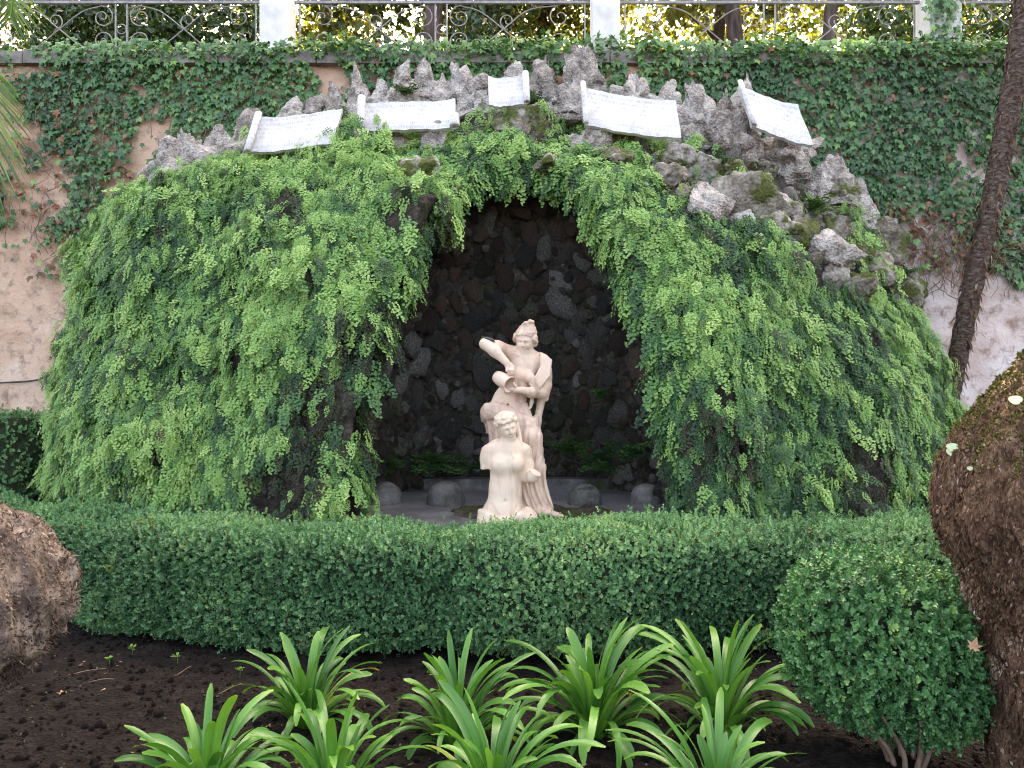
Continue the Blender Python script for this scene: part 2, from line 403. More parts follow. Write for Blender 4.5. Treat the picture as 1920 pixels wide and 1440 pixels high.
M['palm_bark'] = simple('palm_bark', [(.3, (.03, .02, .018)), (.5, (.10, .07, .055)), (.7, (.22, .17, .145))], 14, .95, 1.0, (1.5, 1.5, 3), spec=.15, bdist=.04)
M['twig'] = simple('dry_twig', [(.3, (.10, .06, .04)), (.6, (.24, .16, .11)), (.8, (.34, .25, .18))], 14, .9)
M['cable'] = simple('dark_cable', [(.3, (.03, .03, .03)), (.7, (.07, .065, .06))], 10, .6)
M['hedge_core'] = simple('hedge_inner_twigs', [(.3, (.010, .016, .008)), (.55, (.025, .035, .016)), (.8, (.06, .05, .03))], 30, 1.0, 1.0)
M['deadleaf'] = simple('dead_leaf', [(.3, (.30, .15, .07)), (.6, (.50, .30, .17)), (.8, (.60, .42, .28))], 30, .8)
M['fern'] = leaf_mat('maidenhair_leaf', [(0.0, (.045, .03, .02)), (.07, (.03, .05, .022)), (.12, (.036, .095, .046)), (.34, (.080, .195, .072)), (.60, (.195, .37, .100)), (1.0, (.36, .54, .175))], .6, .22)
M['fern_part'] = leaf_mat('fern_frond_leaf', [(0.0, (.02, .07, .025)), (.5, (.05, .13, .035)), (1.0, (.09, .2, .05))], .55, .2, attr='OBJECT')
M['box'] = leaf_mat('box_leaf', [(0.0, (.22, .17, .07)), (.03, (.042, .125, .052)), (.35, (.100, .255, .105)), (.7, (.19, .38, .16)), (.97, (.30, .47, .18)), (1.0, (.30, .30, .05))], .38, .15, spec=.55)
M['bush'] = leaf_mat('bush_leaf', [(0.0, (.026, .095, .032)), (.4, (.070, .205, .070)), (.75, (.14, .32, .11)), (1.0, (.25, .43, .13))], .36, .15, spec=.55)
M['ivy'] = leaf_mat('ivy_leaf', [(0.0, (.32, .13, .06)), (.025, (.15, .085, .045)), (.035, (.018, .055, .022)), (.4, (.052, .140, .050)), (.75, (.125, .265, .085)), (1.0, (.25, .42, .11))], .4, .18, spec=.5)
M['canopy'] = leaf_mat('sunny_canopy_leaf', [(0.0, (.015, .03, .008)), (.4, (.035, .055, .012)), (.7, (.085, .105, .025)), (1.0, (.19, .19, .05))], .45, .36, tcol=(1.35, 1.2, .5))
M['laurel'] = leaf_mat('laurel_leaf', [(0.0, (.02, .045, .015)), (.5, (.045, .09, .025)), (1.0, (.10, .16, .04))], .28, .25, spec=.6)
M['agap'] = None
def strap_mat():
    m, nt, b, out = new_mat('strap_leaf')
    uv = nd(nt, 'ShaderNodeAttribute', attribute_type='GEOMETRY', attribute_name='lu')     # across / along the blade
    sp = nd(nt, 'ShaderNodeSeparateXYZ'); nt.links.new(uv.outputs['Vector'], sp.inputs[0])
    oi = nd(nt, 'ShaderNodeObjectInfo')
    base = ramp(nt, [(0, (.042, .15, .028)), (.45, (.075, .22, .042)), (.95, (.125, .30, .060)), (.985, (.20, .31, .06)), (1, (.34, .31, .09))], oi.outputs['Random']).outputs[0]
    al = ramp(nt, [(0.0, (.75, .8, .45)), (.12, (.9, 1., .8)), (.6, (.9, .95, 1.)), (.93, (1, 1, .85)), (.985, (1.3, 1.1, .8)), (1.0, (2.2, 1.1, 1.2))], sp.outputs[1]).outputs[0]
    mul = nd(nt, 'ShaderNodeMix', data_type='RGBA', blend_type='MULTIPLY'); mul.inputs[0].default_value = 1
    nt.links.new(base, mul.inputs[6]); nt.links.new(al, mul.inputs[7])
    vm = nd(nt, 'ShaderNodeCombineXYZ')
    s1 = nd(nt, 'ShaderNodeMath', operation='MULTIPLY'); nt.links.new(sp.outputs[0], s1.inputs[0]); s1.inputs[1].default_value = 26
    s2 = nd(nt, 'ShaderNodeMath', operation='MULTIPLY'); nt.links.new(sp.outputs[1], s2.inputs[0]); s2.inputs[1].default_value = 3
    nt.links.new(s1.outputs[0], vm.inputs[0]); nt.links.new(s2.outputs[0], vm.inputs[1]); nt.links.new(oi.outputs['Random'], vm.inputs[2])
    n = noise(nt, 1.0, 2, .5, vm.outputs[0]); st = ramp(nt, [(.3, (.78, .80, .75)), (.7, (1.15, 1.12, 1.1))], n.outputs[0]).outputs[0]
    m2 = nd(nt, 'ShaderNodeMix', data_type='RGBA', blend_type='MULTIPLY'); m2.inputs[0].default_value = 1
    nt.links.new(mul.outputs[2], m2.inputs[6]); nt.links.new(st, m2.inputs[7])
    nt.links.new(m2.outputs[2], b.inputs['Base Color']); b.inputs['Roughness'].default_value = .36; b.inputs['Specular IOR Level'].default_value = .5
    t = nd(nt, 'ShaderNodeBsdfTranslucent'); tm = nd(nt, 'ShaderNodeVectorMath', operation='MULTIPLY'); nt.links.new(m2.outputs[2], tm.inputs[0]); tm.inputs[1].default_value = (1.3, 1.2, .5)
    nt.links.new(tm.outputs[0], t.inputs[0]); mx = nd(nt, 'ShaderNodeMixShader'); mx.inputs[0].default_value = .25
    nt.links.new(b.outputs[0], mx.inputs[1]); nt.links.new(t.outputs[0], mx.inputs[2]); nt.links.new(mx.outputs[0], out.inputs[0])
    return m
M['strap'] = strap_mat()
M['palm'] = leaf_mat('palm_leaflet', [(0, (.05, .11, .025)), (.5, (.09, .17, .04)), (1, (.17, .24, .06))], .4, .3, attr='OBJECT')
M['sprout'] = leaf_mat('sprout_leaf', [(0, (.10, .24, .03)), (1, (.18, .34, .05))], .5, .2, attr='OBJECT')
M['paleleaf'] = leaf_mat('pale_round_leaf', [(0, (.45, .58, .38)), (1, (.55, .66, .45))], .5, .2, attr='OBJECT')

# ------------------------------------------------------------------ scatter (geometry nodes instances on a point mesh)
def scatter(name, P, rot, scl, tint, protos, parent=None):
    me = bpy.data.meshes.new(name); n = len(P)
    me.vertices.add(n); me.vertices.foreach_set('co', np.asarray(P, np.float32).ravel())
    for an, ty, dat, f in (('rot', 'FLOAT_VECTOR', rot, 'vector'), ('scl', 'FLOAT', scl, 'value'), ('tint', 'FLOAT', tint, 'value'),
                           ('pid', 'INT', RNG.integers(0, len(protos), n), 'value')):
        a = me.attributes.new(an, ty, 'POINT')
        a.data.foreach_set(f, np.asarray(dat, np.int32 if ty == 'INT' else np.float32).ravel())
    o = link(name, me, parent)
    ng = bpy.data.node_groups.new(name + '_scatter', 'GeometryNodeTree')
    ng.interface.new_socket('Geometry', in_out='INPUT', socket_type='NodeSocketGeometry')
    ng.interface.new_socket('Geometry', in_out='OUTPUT', socket_type='NodeSocketGeometry')
    N, L = ng.nodes, ng.links
    gi = N.new('NodeGroupInput'); go = N.new('NodeGroupOutput'); ip = N.new('GeometryNodeInstanceOnPoints'); jn = N.new('GeometryNodeJoinGeometry')
    for p in protos:
        oi = N.new('GeometryNodeObjectInfo'); oi.inputs[0].default_value = p; g2 = N.new('GeometryNodeGeometryToInstance')
        L.new(oi.outputs['Geometry'], g2.inputs[0]); L.new(g2.outputs[0], jn.inputs[0])
    def attr(an, ty):
        a = N.new('GeometryNodeInputNamedAttribute'); a.data_type = ty; a.inputs[0].default_value = an; return a.outputs[0]
    e2r = N.new('FunctionNodeEulerToRotation'); L.new(attr('rot', 'FLOAT_VECTOR'), e2r.inputs[0])
    L.new(gi.outputs[0], ip.inputs['Points']); L.new(jn.outputs[0], ip.inputs['Instance']); ip.inputs['Pick Instance'].default_value = True
    L.new(attr('pid', 'INT'), ip.inputs['Instance Index']); L.new(e2r.outputs[0], ip.inputs['Rotation']); L.new(attr('scl', 'FLOAT'), ip.inputs['Scale'])
    L.new(ip.outputs[0], go.inputs[0])
    md = o.modifiers.new('scatter', 'NODES'); md.node_group = ng
    return o
def proto(name, v, f, mat, smooth=False):
    return bpy.data.objects.new(name, mesh_from(name, v, f, mat, smooth))

# frond of maidenhair fern: rachis along +Y, side pinnae with fan pinnules
def make_frond(seed, n=14, wide=.24):
    """hanging tongue of overlapping fan-shaped leaflets"""
    r = random.Random(seed); V = []; Fc = []
    def fan(p, ang, s, zt):
        b = len(V); k = 4
        V.append(p)
        for i in range(k):
            a = ang + (i / (k - 1) - .5) * 1.75
            rr = s * (1.0 if i in (1, 2) else .84)
            V.append((p[0] + rr * math.sin(a), p[1] + rr * math.cos(a), p[2] + zt * rr + r.uniform(-.2, .2) * s))
        Fc.append(tuple(range(b, b + k + 1)))
    bow = r.uniform(-.1, .1)
    for i in range(n):
        t = .05 + .92 * i / n; half = wide * min(1, t / .22) * (1 - t) ** .6 + .012; m = max(1, int(half * 2 / .074))
        for j in range(m):
            x = ((j + .5) / m - .5) * 2 * half + r.uniform(-.03, .03)
            y = t + r.uniform(-.035, .035) - .12 * abs(x); z = -.26 * t * t - 1.1 * x * x + .05 * math.cos(x * 40) + r.uniform(-.02, .03)
            fan((x + bow * t * t, y, z), x * 2.2 + R(r.uniform(-34, 34)), r.uniform(.072, .098), r.uniform(-.45, .0))
    return V, Fc
fern_protos = [proto('frond_shape', *make_frond(s), M['fern']) for s in range(5)]

def make_sprig(seed, pairs=5, ll=.019, ln=.045):
    r = random.Random(seed); V = []; Fc = []
    def leaf(p, d, nrm, L):
        d = Vector(d).normalized(); nrm = Vector(nrm); nrm = (nrm - d * nrm.dot(d)).normalized(); s = d.cross(nrm); w = L * .36; b = len(V); p = Vector(p); c = nrm * L * .12
        pts = [p, p + d * L * .32 + s * w + c, p + d * L * .74 + s * w * .86 + c, p + d * L, p + d * L * .74 - s * w * .86 + c, p + d * L * .32 - s * w + c]
        V.extend([tuple(q) for q in pts]); Fc.append((b, b + 1, b + 2, b + 3)); Fc.append((b, b + 3, b + 4, b + 5))
    for i in range(pairs):
        t = (i + .5) / pairs; y = ln * t; th = i * math.pi / 2 + r.uniform(-.5, .5)
        for sd in (0, math.pi):
            a = th + sd; e = R(8 + 38 * t) + r.uniform(-.3, .3)
            leaf((0, y, 0), (math.cos(a) * math.cos(e), math.sin(e), math.sin(a) * math.cos(e)), (-math.cos(a) * math.sin(e) + r.uniform(-.3, .3), math.cos(e), -math.sin(a) * math.sin(e) + r.uniform(-.3, .3)), ll * r.uniform(.8, 1.2) * (1 - .2 * t))
    leaf((0, ln, 0), (r.uniform(-.5, .5), 1, r.uniform(-.5, .5)), (r.uniform(-1, 1), 0, 1), ll * .7)
    return V, Fc
box_protos = [proto('sprig_shape', *make_sprig(s), M['box']) for s in range(5)]
bush_protos = [proto('sprig_shape', *make_sprig(20 + s, 5, .026, .055), M['bush']) for s in range(5)]

def make_ivy(seed):
    r = random.Random(seed); out = []
    for a, l in ((-165, .42), (-125, .62), (-95, .45), (-62, .72), (-32, .5), (0, 1.0), (32, .5), (62, .72), (95, .45), (125, .62), (165, .42)):
        a = R(a + r.uniform(-5, 5)); l *= r.uniform(.9, 1.1)
        out.append((math.sin(a) * l * .8, .30 + math.cos(a) * l * .75, -.22 * l * l + r.uniform(-.03, .03)))
    V = [(0, .3, .0)] + out; n = len(out)
    return V, [(0, i + 1, (i + 1) % n + 1) for i in range(n)]
ivy_protos = [proto('ivy_shape', *make_ivy(s), M['ivy']) for s in range(4)]

def make_cluster(seed, n=8, L=.13, spread=.2):
    r = random.Random(seed); V = []; Fc = []
    for i in range(n):
        p = Vector((r.uniform(-1, 1), r.uniform(-1, 1), r.uniform(-1, 1))) * spread
        d = Vector((r.uniform(-1, 1), r.uniform(-1, 1), r.uniform(-1, .3))).normalized(); q = Vector((r.uniform(-1, 1), r.uniform(-1, 1), r.uniform(-.2, 1))); nr = (q - d * q.dot(d)).normalized(); s = d.cross(nr)
        l = L * r.uniform(.7, 1.3); w = l * .3; b = len(V)
        for k in (p, p + d * l * .4 + s * w - nr * .01, p + d * l + 0 * s, p + d * l * .4 - s * w - nr * .01): V.append(tuple(k))
        Fc.append((b, b + 1, b + 2)); Fc.append((b, b + 2, b + 3))
    return V, Fc
canopy_protos = [proto('cluster_shape', *make_cluster(s), M['canopy']) for s in range(4)]
laurel_protos = [proto('cluster_shape', *make_cluster(40 + s, 7, .12, .13), M['laurel']) for s in range(3)]

# rocks
import bmesh
def ico(sub):
    bm = bmesh.new(); bmesh.ops.create_icosphere(bm, subdivisions=sub, radius=1.0)
    v = np.array([x.co[:] for x in bm.verts]); f = [tuple(x.index for x in p.verts) for p in bm.faces]; bm.free(); return v, f
ICO2, ICO3, ICO4 = ico(2), ico(3), ico(4)
def rock_geo(seed, kind='boulder', sub=3):
    v, f = (None, None, ICO2, ICO3, ICO4)[sub]; v = v.copy()
    n = fbm(v[:, 0] * 1.1 + seed * 7.3, v[:, 1] * 1.1, v[:, 2] * 1.1, 3, seed)
    n2 = fbm(v[:, 0] * 4 + seed, v[:, 1] * 4, v[:, 2] * 4, 3, seed + 9)
    if kind == 'spire':
        z = (v[:, 2] + 1) / 2
        tp = (1 - z) ** .80 * 1.0 + .09 * (1 - z * .6)
        lean = random.Random(seed).uniform(-.3, .3)
        rr = np.sqrt(np.maximum(1e-6, 1 - v[:, 2] ** 2)); ang = np.arctan2(v[:, 1], v[:, 0])
        rad = tp * (.85 + .45 * n + .24 * np.abs(n2))
        x = np.cos(ang) * rad * np.minimum(1, rr * 2.2) + lean * z * z; y = np.sin(ang) * rad * np.minimum(1, rr * 2.2)
        zz = z * (1 + .10 * n2) + .06 * n
        return np.stack([x, y, zz], 1), f
    if kind == 'slab': v = np.sign(v) * np.abs(v) ** .8
    k = 1 + .38 * n + .20 * n2
    # facet a few planes
    r = np.random.default_rng(seed)
    w = v * k[:, None]
    for _ in range(8):
        p = unit(r.normal(size=(1, 3)))[0]; d = r.uniform(.5, .85); ov = w @ p - d
        w = w - np.maximum(ov, 0)[:, None] * p * .8
    return w, f

# ================================================================== THE SETTING
WALL_Y, WALL_TOP, FLOOR_Z = 8.3, 5.0, .6
def sheet(name, x0, x1, y0, y1, z, mat, step=None, amp=0, seed=0):
    if step is None: return link(name, mesh_from(name, [(x0, y0, z), (x1, y0, z), (x1, y1, z), (x0, y1, z)], [(0, 1, 2, 3)], mat))
# ground: fine near the camera, coarse out to the horizon
gx = np.concatenate([[-150, -40, -12], np.arange(-6, 6.01, .06), [12, 40, 150]]); gy = np.concatenate([[-150, -30, -6, 0], np.arange(1.6, 6.8, .06), [8.6, 30, 150]])
GX, GY = np.meshgrid(gx, gy, indexing='ij')
near = ((np.abs(GX) < 6.1) & (GY > 1.5) & (GY < 6.9)).astype(float)
def ground_h(x, y): return .05 * fbm(np.asarray(x) * .9, np.asarray(y) * .9, 0, 2, 5) + .03 * fbm(np.asarray(x) * 6, np.asarray(y) * 6, 0, 3, 6)
GZ = ground_h(GX, GY) * near
nx, ny = GX.shape; ii = np.arange(nx * ny).reshape(nx, ny)
gf = np.stack([ii[:-1, :-1], ii[1:, :-1], ii[1:, 1:], ii[:-1, 1:]], -1).reshape(-1, 4)
ground = link('ground', mesh_from('ground', np.stack([GX, GY, GZ], -1).reshape(-1, 3), gf, M['soil'])); ground['kind'] = 'structure'
MB().box((-40, WALL_Y + .5, 3.0), (40, 70, WALL_TOP - .15)).build('terrace', M['soil'], smooth=False)['kind'] = 'structure'
fl = MB().box((-1.75, 5.55, .02), (1.75, 8.25, FLOOR_Z)).build('grotto_floor', M['basin'], smooth=False); fl['kind'] = 'structure'

# retaining wall with coping
wall = thing('retaining_wall', 'tall pink plastered retaining wall behind the grotto, mostly under ivy', 'wall', (0, WALL_Y, 0))
wx = np.arange(-14, 14.01, .08); wz = np.arange(0, WALL_TOP - .119, .08)
WX, WZ = np.meshgrid(wx, wz, indexing='ij')
WYY = -.035 * fbm(WX * 1.5, WZ * 1.5, 3, 4, 21) - .02 * fbm(WX * 7, WZ * 7, 1, 2, 22)
WYY = WYY + .03 * np.exp(-((WZ - 2.25) / .035) ** 2)
nx, nz = WX.shape; ii = np.arange(nx * nz).reshape(nx, nz)
wf = np.stack([ii[:-1, :-1], ii[1:, :-1], ii[1:, 1:], ii[:-1, 1:]], -1).reshape(-1, 4)
link('wall_face', mesh_from('wall_face', np.stack([WX, WYY, WZ], -1).reshape(-1, 3), wf, M['plaster']), wall)
MB().box((-14, .06, 0), (14, .49, WALL_TOP - .13)).build('wall_core', M['plaster'], wall, smooth=False)
for k, x in enumerate(np.arange(-14, 14, 1.0)):
    j = RNG.uniform(-.012, .012)
    MB().box((x + .006, -.10 + j, WALL_TOP - .12), (x + .994, .50, WALL_TOP + j * .5)).build('coping_stone', M['coping'], wall, smooth=False)

# ------------------------------------------------------------------ grotto: rock mound with a cave
ZX = [-4.45, -4.30, -4.22, -4.10, -3.92, -3.4, -2.5, -1.2, 0, 1.2, 2.1, 2.7, 3.2, 3.6, 3.95, 4.12, 4.25]
ZZ = [.02, .6, 2.0, 2.95, 3.35, 3.62, 3.88, 4.12, 4.22, 4.18, 3.98, 3.62, 3.15, 2.6, 2.0, 1.0, .02]
def g_out(x, y, z):
    zm = np.interp(x, ZX, ZZ); xr = np.clip(np.where(x < 0, -x / 4.2, x / 4.12), 0, 1)
    D = 2.45 * (1 - xr ** 3.6) ** .5 + .03
    return (np.maximum(z, 0) / zm) ** np.interp(x, [-3.2, -1.4], [3.6, 2.4]) + (np.abs(WALL_Y - y) / D) ** 2 - 1
def g_cave(x, y, z):
    hz = np.maximum((z - .6) / np.interp(y, [5.8, 6.5, 7.0, 7.9], [2.92, 2.92, 3.08, 3.08]), 0)
    return (np.abs(x - .03) / 1.22) ** 2.1 + hz ** 1.85 + (np.maximum(y - 6.5, 0) / 1.42) ** 3 - 1
fd = Field((-4.75, 5.4, -.12), (4.55, 8.5, 4.5), .045)
sl, X, Y, Z = fd.grid()
nn = fbm(X * 1.3, Y * 1.3, Z * 1.3, 3, 31) * .14 + vnoise(X * 4.5, Y * 4.5, Z * 4.5, 33) * .055
G = g_out(X, Y, Z) + nn
C = g_cave(X, Y, Z) + nn * .6
fd.F = np.maximum(np.maximum(np.maximum(G, -C * .8), (Y - 8.42) * 1.0), -(Z + .05)).astype(np.float32)
SV, SQ = fd.mesh()
grotto = thing('grotto', 'rocky arched garden grotto with a dark cave, draped in maidenhair fern', 'grotto', (0, 0, 0))
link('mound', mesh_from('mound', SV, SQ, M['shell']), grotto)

def mound_y(x, z):
    """front face of the mound"""
    ys = np.arange(5.4, 8.4, .02); g = g_out(np.full_like(ys, x), ys, np.full_like(ys, z)); i = np.argmax(g < 0)
    return ys[i] if g.min() < 0 else 8.2
def on_mound(px, py):
    """where the line through that photo point meets the mound"""
    for Yd in np.arange(5.4, 8.25, .03):
        p = at(px, py, Yd)
        if g_out(p[0], p[1], p[2]) < 0: return p
    return at(px, py, 7.75)

# rocks set along the crest and on the bare flank: (px, base py, top py, width px, kind, material, depth or None)
crest = [(332, 345, 243, 100, 's', 't'), (372, 330, 285, 70, 'b', 't'), (404, 305, 224, 66, 's', 't'), (462, 300, 196, 78, 's', 't'), (540, 240, 186, 60, 's', 't'),
         (588, 235, 182, 60, 's', 't'), (632, 225, 146, 38, 's', 't'), (677, 220, 118, 44, 's', 't'), (713, 200, 144, 44, 's', 't'), (755, 200, 120, 76, 's', 't'),
         (794, 200, 108, 56, 's', 't'), (832, 200, 140, 50, 's', 't'), (880, 225, 104, 84, 's', 't'), (968, 175, 110, 60, 's', 't'), (1014, 225, 103, 84, 's', 't'),
         (1072, 225, 112, 60, 's', 't'), (1108, 235, 80, 112, 's', 't'), (1185, 215, 138, 90, 's', 't'), (1244, 225, 153, 60, 's', 't'), (1310, 275, 153, 80, 's', 't'),
         (1362, 300, 168, 90, 's', 't'), (1392, 260, 146, 60, 's', 't'), (1476, 345, 243, 96, 'b', 't'), (1562, 385, 288, 92, 's', 't'), (1605, 430, 340, 80, 's', 't'),
         (1638, 470, 400, 70, 'b', 't')]
boul = [(1334, 388, 76, 62, 't'), (1408, 378, 84, 70, 'm'), (1463, 388, 34, 40, 'w'), (1452, 436, 66, 50, 'm'), (1420, 432, 40, 26, 'w'), (1580, 368, 50, 40, 'm'),
        (1648, 470, 70, 62, 'm'), (1540, 478, 80, 54, 't'), (1500, 442, 52, 40, 'm'), (1640, 520, 90, 50, 'm'), (1688, 552, 60, 50, 'm'), (1600, 540, 60, 46, 'm'), (1560, 520, 46, 36, 'm'),
        (1296, 250, 62, 60, 't'), (1345, 262, 60, 70, 't'), (1400, 300, 50, 70, 't'), (1440, 305, 50, 60, 'm'), (1330, 320, 56, 46, 'm'), (1270, 300, 50, 40, 'm'), (1380, 335, 46, 36, 'm'),
        (1240, 345, 56, 40, 'm'), (1285, 370, 40, 36, 'm'), (1150, 302, 60, 40, 'm'), (1108, 268, 66, 50, 't'), (1040, 215, 66, 40, 'w'), (985, 222, 36, 26, 'w'), (968, 245, 70, 50, 'm'),
        (1010, 250, 50, 46, 'm'), (890, 205, 50, 50, 't'), (905, 175, 40, 60, 't'), (812, 268, 46, 54, 't'), (658, 270, 36, 40, 't'), (785, 322, 60, 50, 'm'), (745, 268, 40, 36, 'm'),
        (700, 228, 30, 30, 't'), (1520, 410, 40, 34, 'm'), (1380, 415, 36, 26, 'w'), (1490, 400, 40, 30, 'm'), (1475, 480, 44, 34, 'm'), (1405, 455, 40, 24, 'w'), (330, 330, 50, 50, 'm'),
        (1560, 440, 60, 44, 'm'), (1600, 480, 50, 44, 'm'), (1450, 510, 40, 30, 'm'), (1700, 520, 40, 40, 'm'), (1030, 305, 40, 30, 'm'), (1535, 350, 46, 46, 't'), (1175, 262, 50, 30, 'm')]
MR = {'t': M['tufa'], 'm': M['tufa_moss'], 'w': M['tufa']}
sid = 100
def roughen(v, wid, sid):
    """pitted, knobbly tufa surface"""
    d = unit(v - np.array([0, 0, v[:, 2].mean()])); k1, k2 = 7.0, 24.0
    n1 = np.abs(vnoise(v[:, 0] * k1 + sid, v[:, 1] * k1, v[:, 2] * k1, sid)); n2 = np.abs(vnoise(v[:, 0] * k2, v[:, 1] * k2 + sid, v[:, 2] * k2, sid + 3)); n3 = vnoise(v[:, 0] * 55, v[:, 1] * 55, v[:, 2] * 55 + sid, sid + 7)
    v = v + d * (wid * (.55 * (n1 - .35) + .20 * (n2 - .3)) + min(.010, .07 * wid) * n3)[:, None]
    return v + .10 * wid * np.stack([vnoise(v[:, 0] * 14, v[:, 1] * 14, v[:, 2] * 14, sid + q) for q in (11, 12, 13)], 1)
for (px, pb, pt, w, k, mt) in crest:
    sid += 1
    p = on_mound(px, max(pb, 215)); Yd = min(p[1] + .12, 7.95); s = Yd / FPX
    b = at(px, pb + 14, Yd); hgt = (pb + 14 - pt) * s * 1.04; wid = w * s * .72
    if k == 's':
        v, f = rock_geo(sid, 'spire', 4); v = v * np.array([wid * 1.05, wid * .9, hgt * .97])
        v -= np.array([0, 0, hgt * .04])
    else:
        v, f = rock_geo(sid, 'boulder', 4); v = v * np.array([wid * 1.05, wid * .9, hgt * .56]) + np.array([0, 0, hgt * .5])
    v = roughen(v, wid * .72, sid)
    link('rock', mesh_from('rock', v, f, MR[mt]), grotto, b, (0, RNG.uniform(-.1, .1), RNG.uniform(-.4, .4)))
for (px, py, w, h, mt) in boul:
    sid += 1; p = on_mound(px, py); s = p[1] / FPX
    v, f = rock_geo(sid, 'slab', 4); v = v * np.array([w * s * .62, w * s * .5, h * s * .64]) * (1.3 if px > 1200 else 1.1)
    v = roughen(v, w * s * .5, sid)
    link('rock', mesh_from('rock', v, f, MR[mt]), grotto, p + [0, .02, 0], (RNG.uniform(-.3, .3), RNG.uniform(-.4, .4), RNG.uniform(-.5, .5)))

# smaller rocks packed between the boulders of the bare right flank
fl_P, fl_N = surf_sample(SV, SQ, 260, lambda c, n: ((c[:, 0] > 1.15) & (c[:, 0] < 4.0) & (c[:, 1] < 8.1) & (c[:, 2] > np.interp(c[:, 0], [1.15, 1.5, 1.75, 2.44, 3.4, 4.2], [3.5, 3.2, 2.9, 2.55, 2.25, 2.1]) + .02) & (g_out(c[:, 0], c[:, 1], c[:, 2]) > -.2)) * 1.0)
fk_, fr_ = [], []
fmesh = [mesh_from('rock', roughen(rock_geo(600 + k, 'slab', 3)[0], .35, 600 + k), ICO3[1], (M['tufa'], M['tufa_moss'], M['tufa_moss'])[k % 3]) for k in range(9)]
for p, n in zip(fl_P, fl_N):
    r = random.choice((.05, .06, .075, .10, .13))
    if fk_ and (np.linalg.norm(np.array(fk_) - p, axis=1) < (np.array(fr_) + r) * .85).any(): continue
    fk_.append(p); fr_.append(r)
    if len(fk_) > 110: break
    link('rock', random.choice(fmesh), grotto, p, RNG.uniform(-.6, .6, 3), (r * 1.15, r, r * .85))

# stones of the cave wall
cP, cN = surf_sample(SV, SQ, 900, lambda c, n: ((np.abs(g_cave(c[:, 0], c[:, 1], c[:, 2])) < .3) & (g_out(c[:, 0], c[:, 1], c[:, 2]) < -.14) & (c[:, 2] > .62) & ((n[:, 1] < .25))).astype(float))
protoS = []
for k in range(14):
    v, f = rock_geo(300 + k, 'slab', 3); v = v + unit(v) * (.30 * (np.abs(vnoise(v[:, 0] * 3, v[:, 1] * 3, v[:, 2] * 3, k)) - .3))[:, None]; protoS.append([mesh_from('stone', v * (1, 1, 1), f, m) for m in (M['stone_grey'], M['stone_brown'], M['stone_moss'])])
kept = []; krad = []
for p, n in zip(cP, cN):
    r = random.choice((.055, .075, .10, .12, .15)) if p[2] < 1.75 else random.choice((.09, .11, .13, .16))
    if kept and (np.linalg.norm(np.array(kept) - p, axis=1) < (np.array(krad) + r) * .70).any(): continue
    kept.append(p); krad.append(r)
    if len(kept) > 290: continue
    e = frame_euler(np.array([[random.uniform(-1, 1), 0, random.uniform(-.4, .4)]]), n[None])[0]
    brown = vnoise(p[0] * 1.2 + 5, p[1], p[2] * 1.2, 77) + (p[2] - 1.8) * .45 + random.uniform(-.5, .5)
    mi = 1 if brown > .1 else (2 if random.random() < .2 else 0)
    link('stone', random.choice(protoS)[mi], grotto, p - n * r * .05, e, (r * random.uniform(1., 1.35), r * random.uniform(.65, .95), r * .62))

sm_pr = [proto('pebble_shape', *rock_geo(340 + k, 'slab', 2), m_, True) for k, m_ in enumerate((M['stone_grey'], M['stone_brown'], M['stone_grey'], M['stone_moss']))]
i_ = RNG.choice(len(cP), 1500); P_ = cP[i_] - cN[i_] * .0; m = len(P_)
o = scatter('small_stones', P_, RNG.uniform(-3, 3, (m, 3)), .015 + .05 * RNG.random(m) ** 2, RNG.random(m), sm_pr, grotto); o['kind'] = 'stuff'

# ------------------------------------------------------------------ maidenhair fern curtain over the mound
CX = [-4.4, -3.8, -3.2, -2.4, -1.2, 0, .8, 1.2, 1.5, 1.75, 2.44, 3.4, 4.2]; CZ = [2.9, 3.25, 3.42, 3.62, 3.82, 3.92, 3.85, 3.6, 3.15, 2.85, 2.5, 2.2, 2.0]
bare = [(-1.85, 3.0, .15, .12), (-.87, 3.02, .16, .1), (-1.40, 1.42, .26, .25), (-1.72, .80, .22, .1), (2.63, .95, .26, .12), (-1.15, 1.9, .16, .3), (1.5, 1.2, .2, .35), (-.95, 2.2, .12, .25), (-1.5, 1.05, .14, .2), ]
def fern_w(c, n):
    g = g_out(c[:, 0], c[:, 1], c[:, 2]); x, z = c[:, 0], c[:, 2]
    w = ((g > -.12) & (z > .3) & (c[:, 1] < 8.2)).astype(float)
    zc = np.interp(x, CX, CZ) + .16 * fbm(x * 2.2, 0, z * 2.2, 2, 51)
    over = z > zc
    tuft = (fbm(x * 2.6, 4, z * 2.6, 2, 52) > .22)
    w = np.where(over, w * np.where(tuft, .6, np.where(x < 1.0, .22, .03)) * (z < zc + .9), w)
    for (bx, bz, br, k) in bare:
        d = np.hypot(x - bx, (z - bz)) / br + .5 * fbm(x * 5, 2, z * 5, 2, 53)
        w = np.where(d < 1, w * k, w)
    return w * (.75 + .5 * (fbm(x * 3, 1, z * 3, 2, 54) > -.1))
fP, fN = surf_sample(SV, SQ, 1120, fern_w)
n = len(fP)
ax = unit(fN * RNG.uniform(.10, .60, (n, 1)) + np.array([0, 0, -1.0]) * RNG.uniform(.75, 1.1, (n, 1)) + RNG.normal(size=(n, 3)) * .24)
nm = unit(fN + np.array([0, -.35, .25]) + RNG.normal(size=(n, 3)) * .18)
lo = fbm(fP[:, 0] * 1.1, fP[:, 1] * .6, fP[:, 2] * 1.1, 3, 61); hi = fbm(fP[:, 0] * 4.2, fP[:, 1] * 2, fP[:, 2] * 4.2, 2, 62)
ti = .52 + .26 * lo + .34 * hi + RNG.normal(size=n) * .24
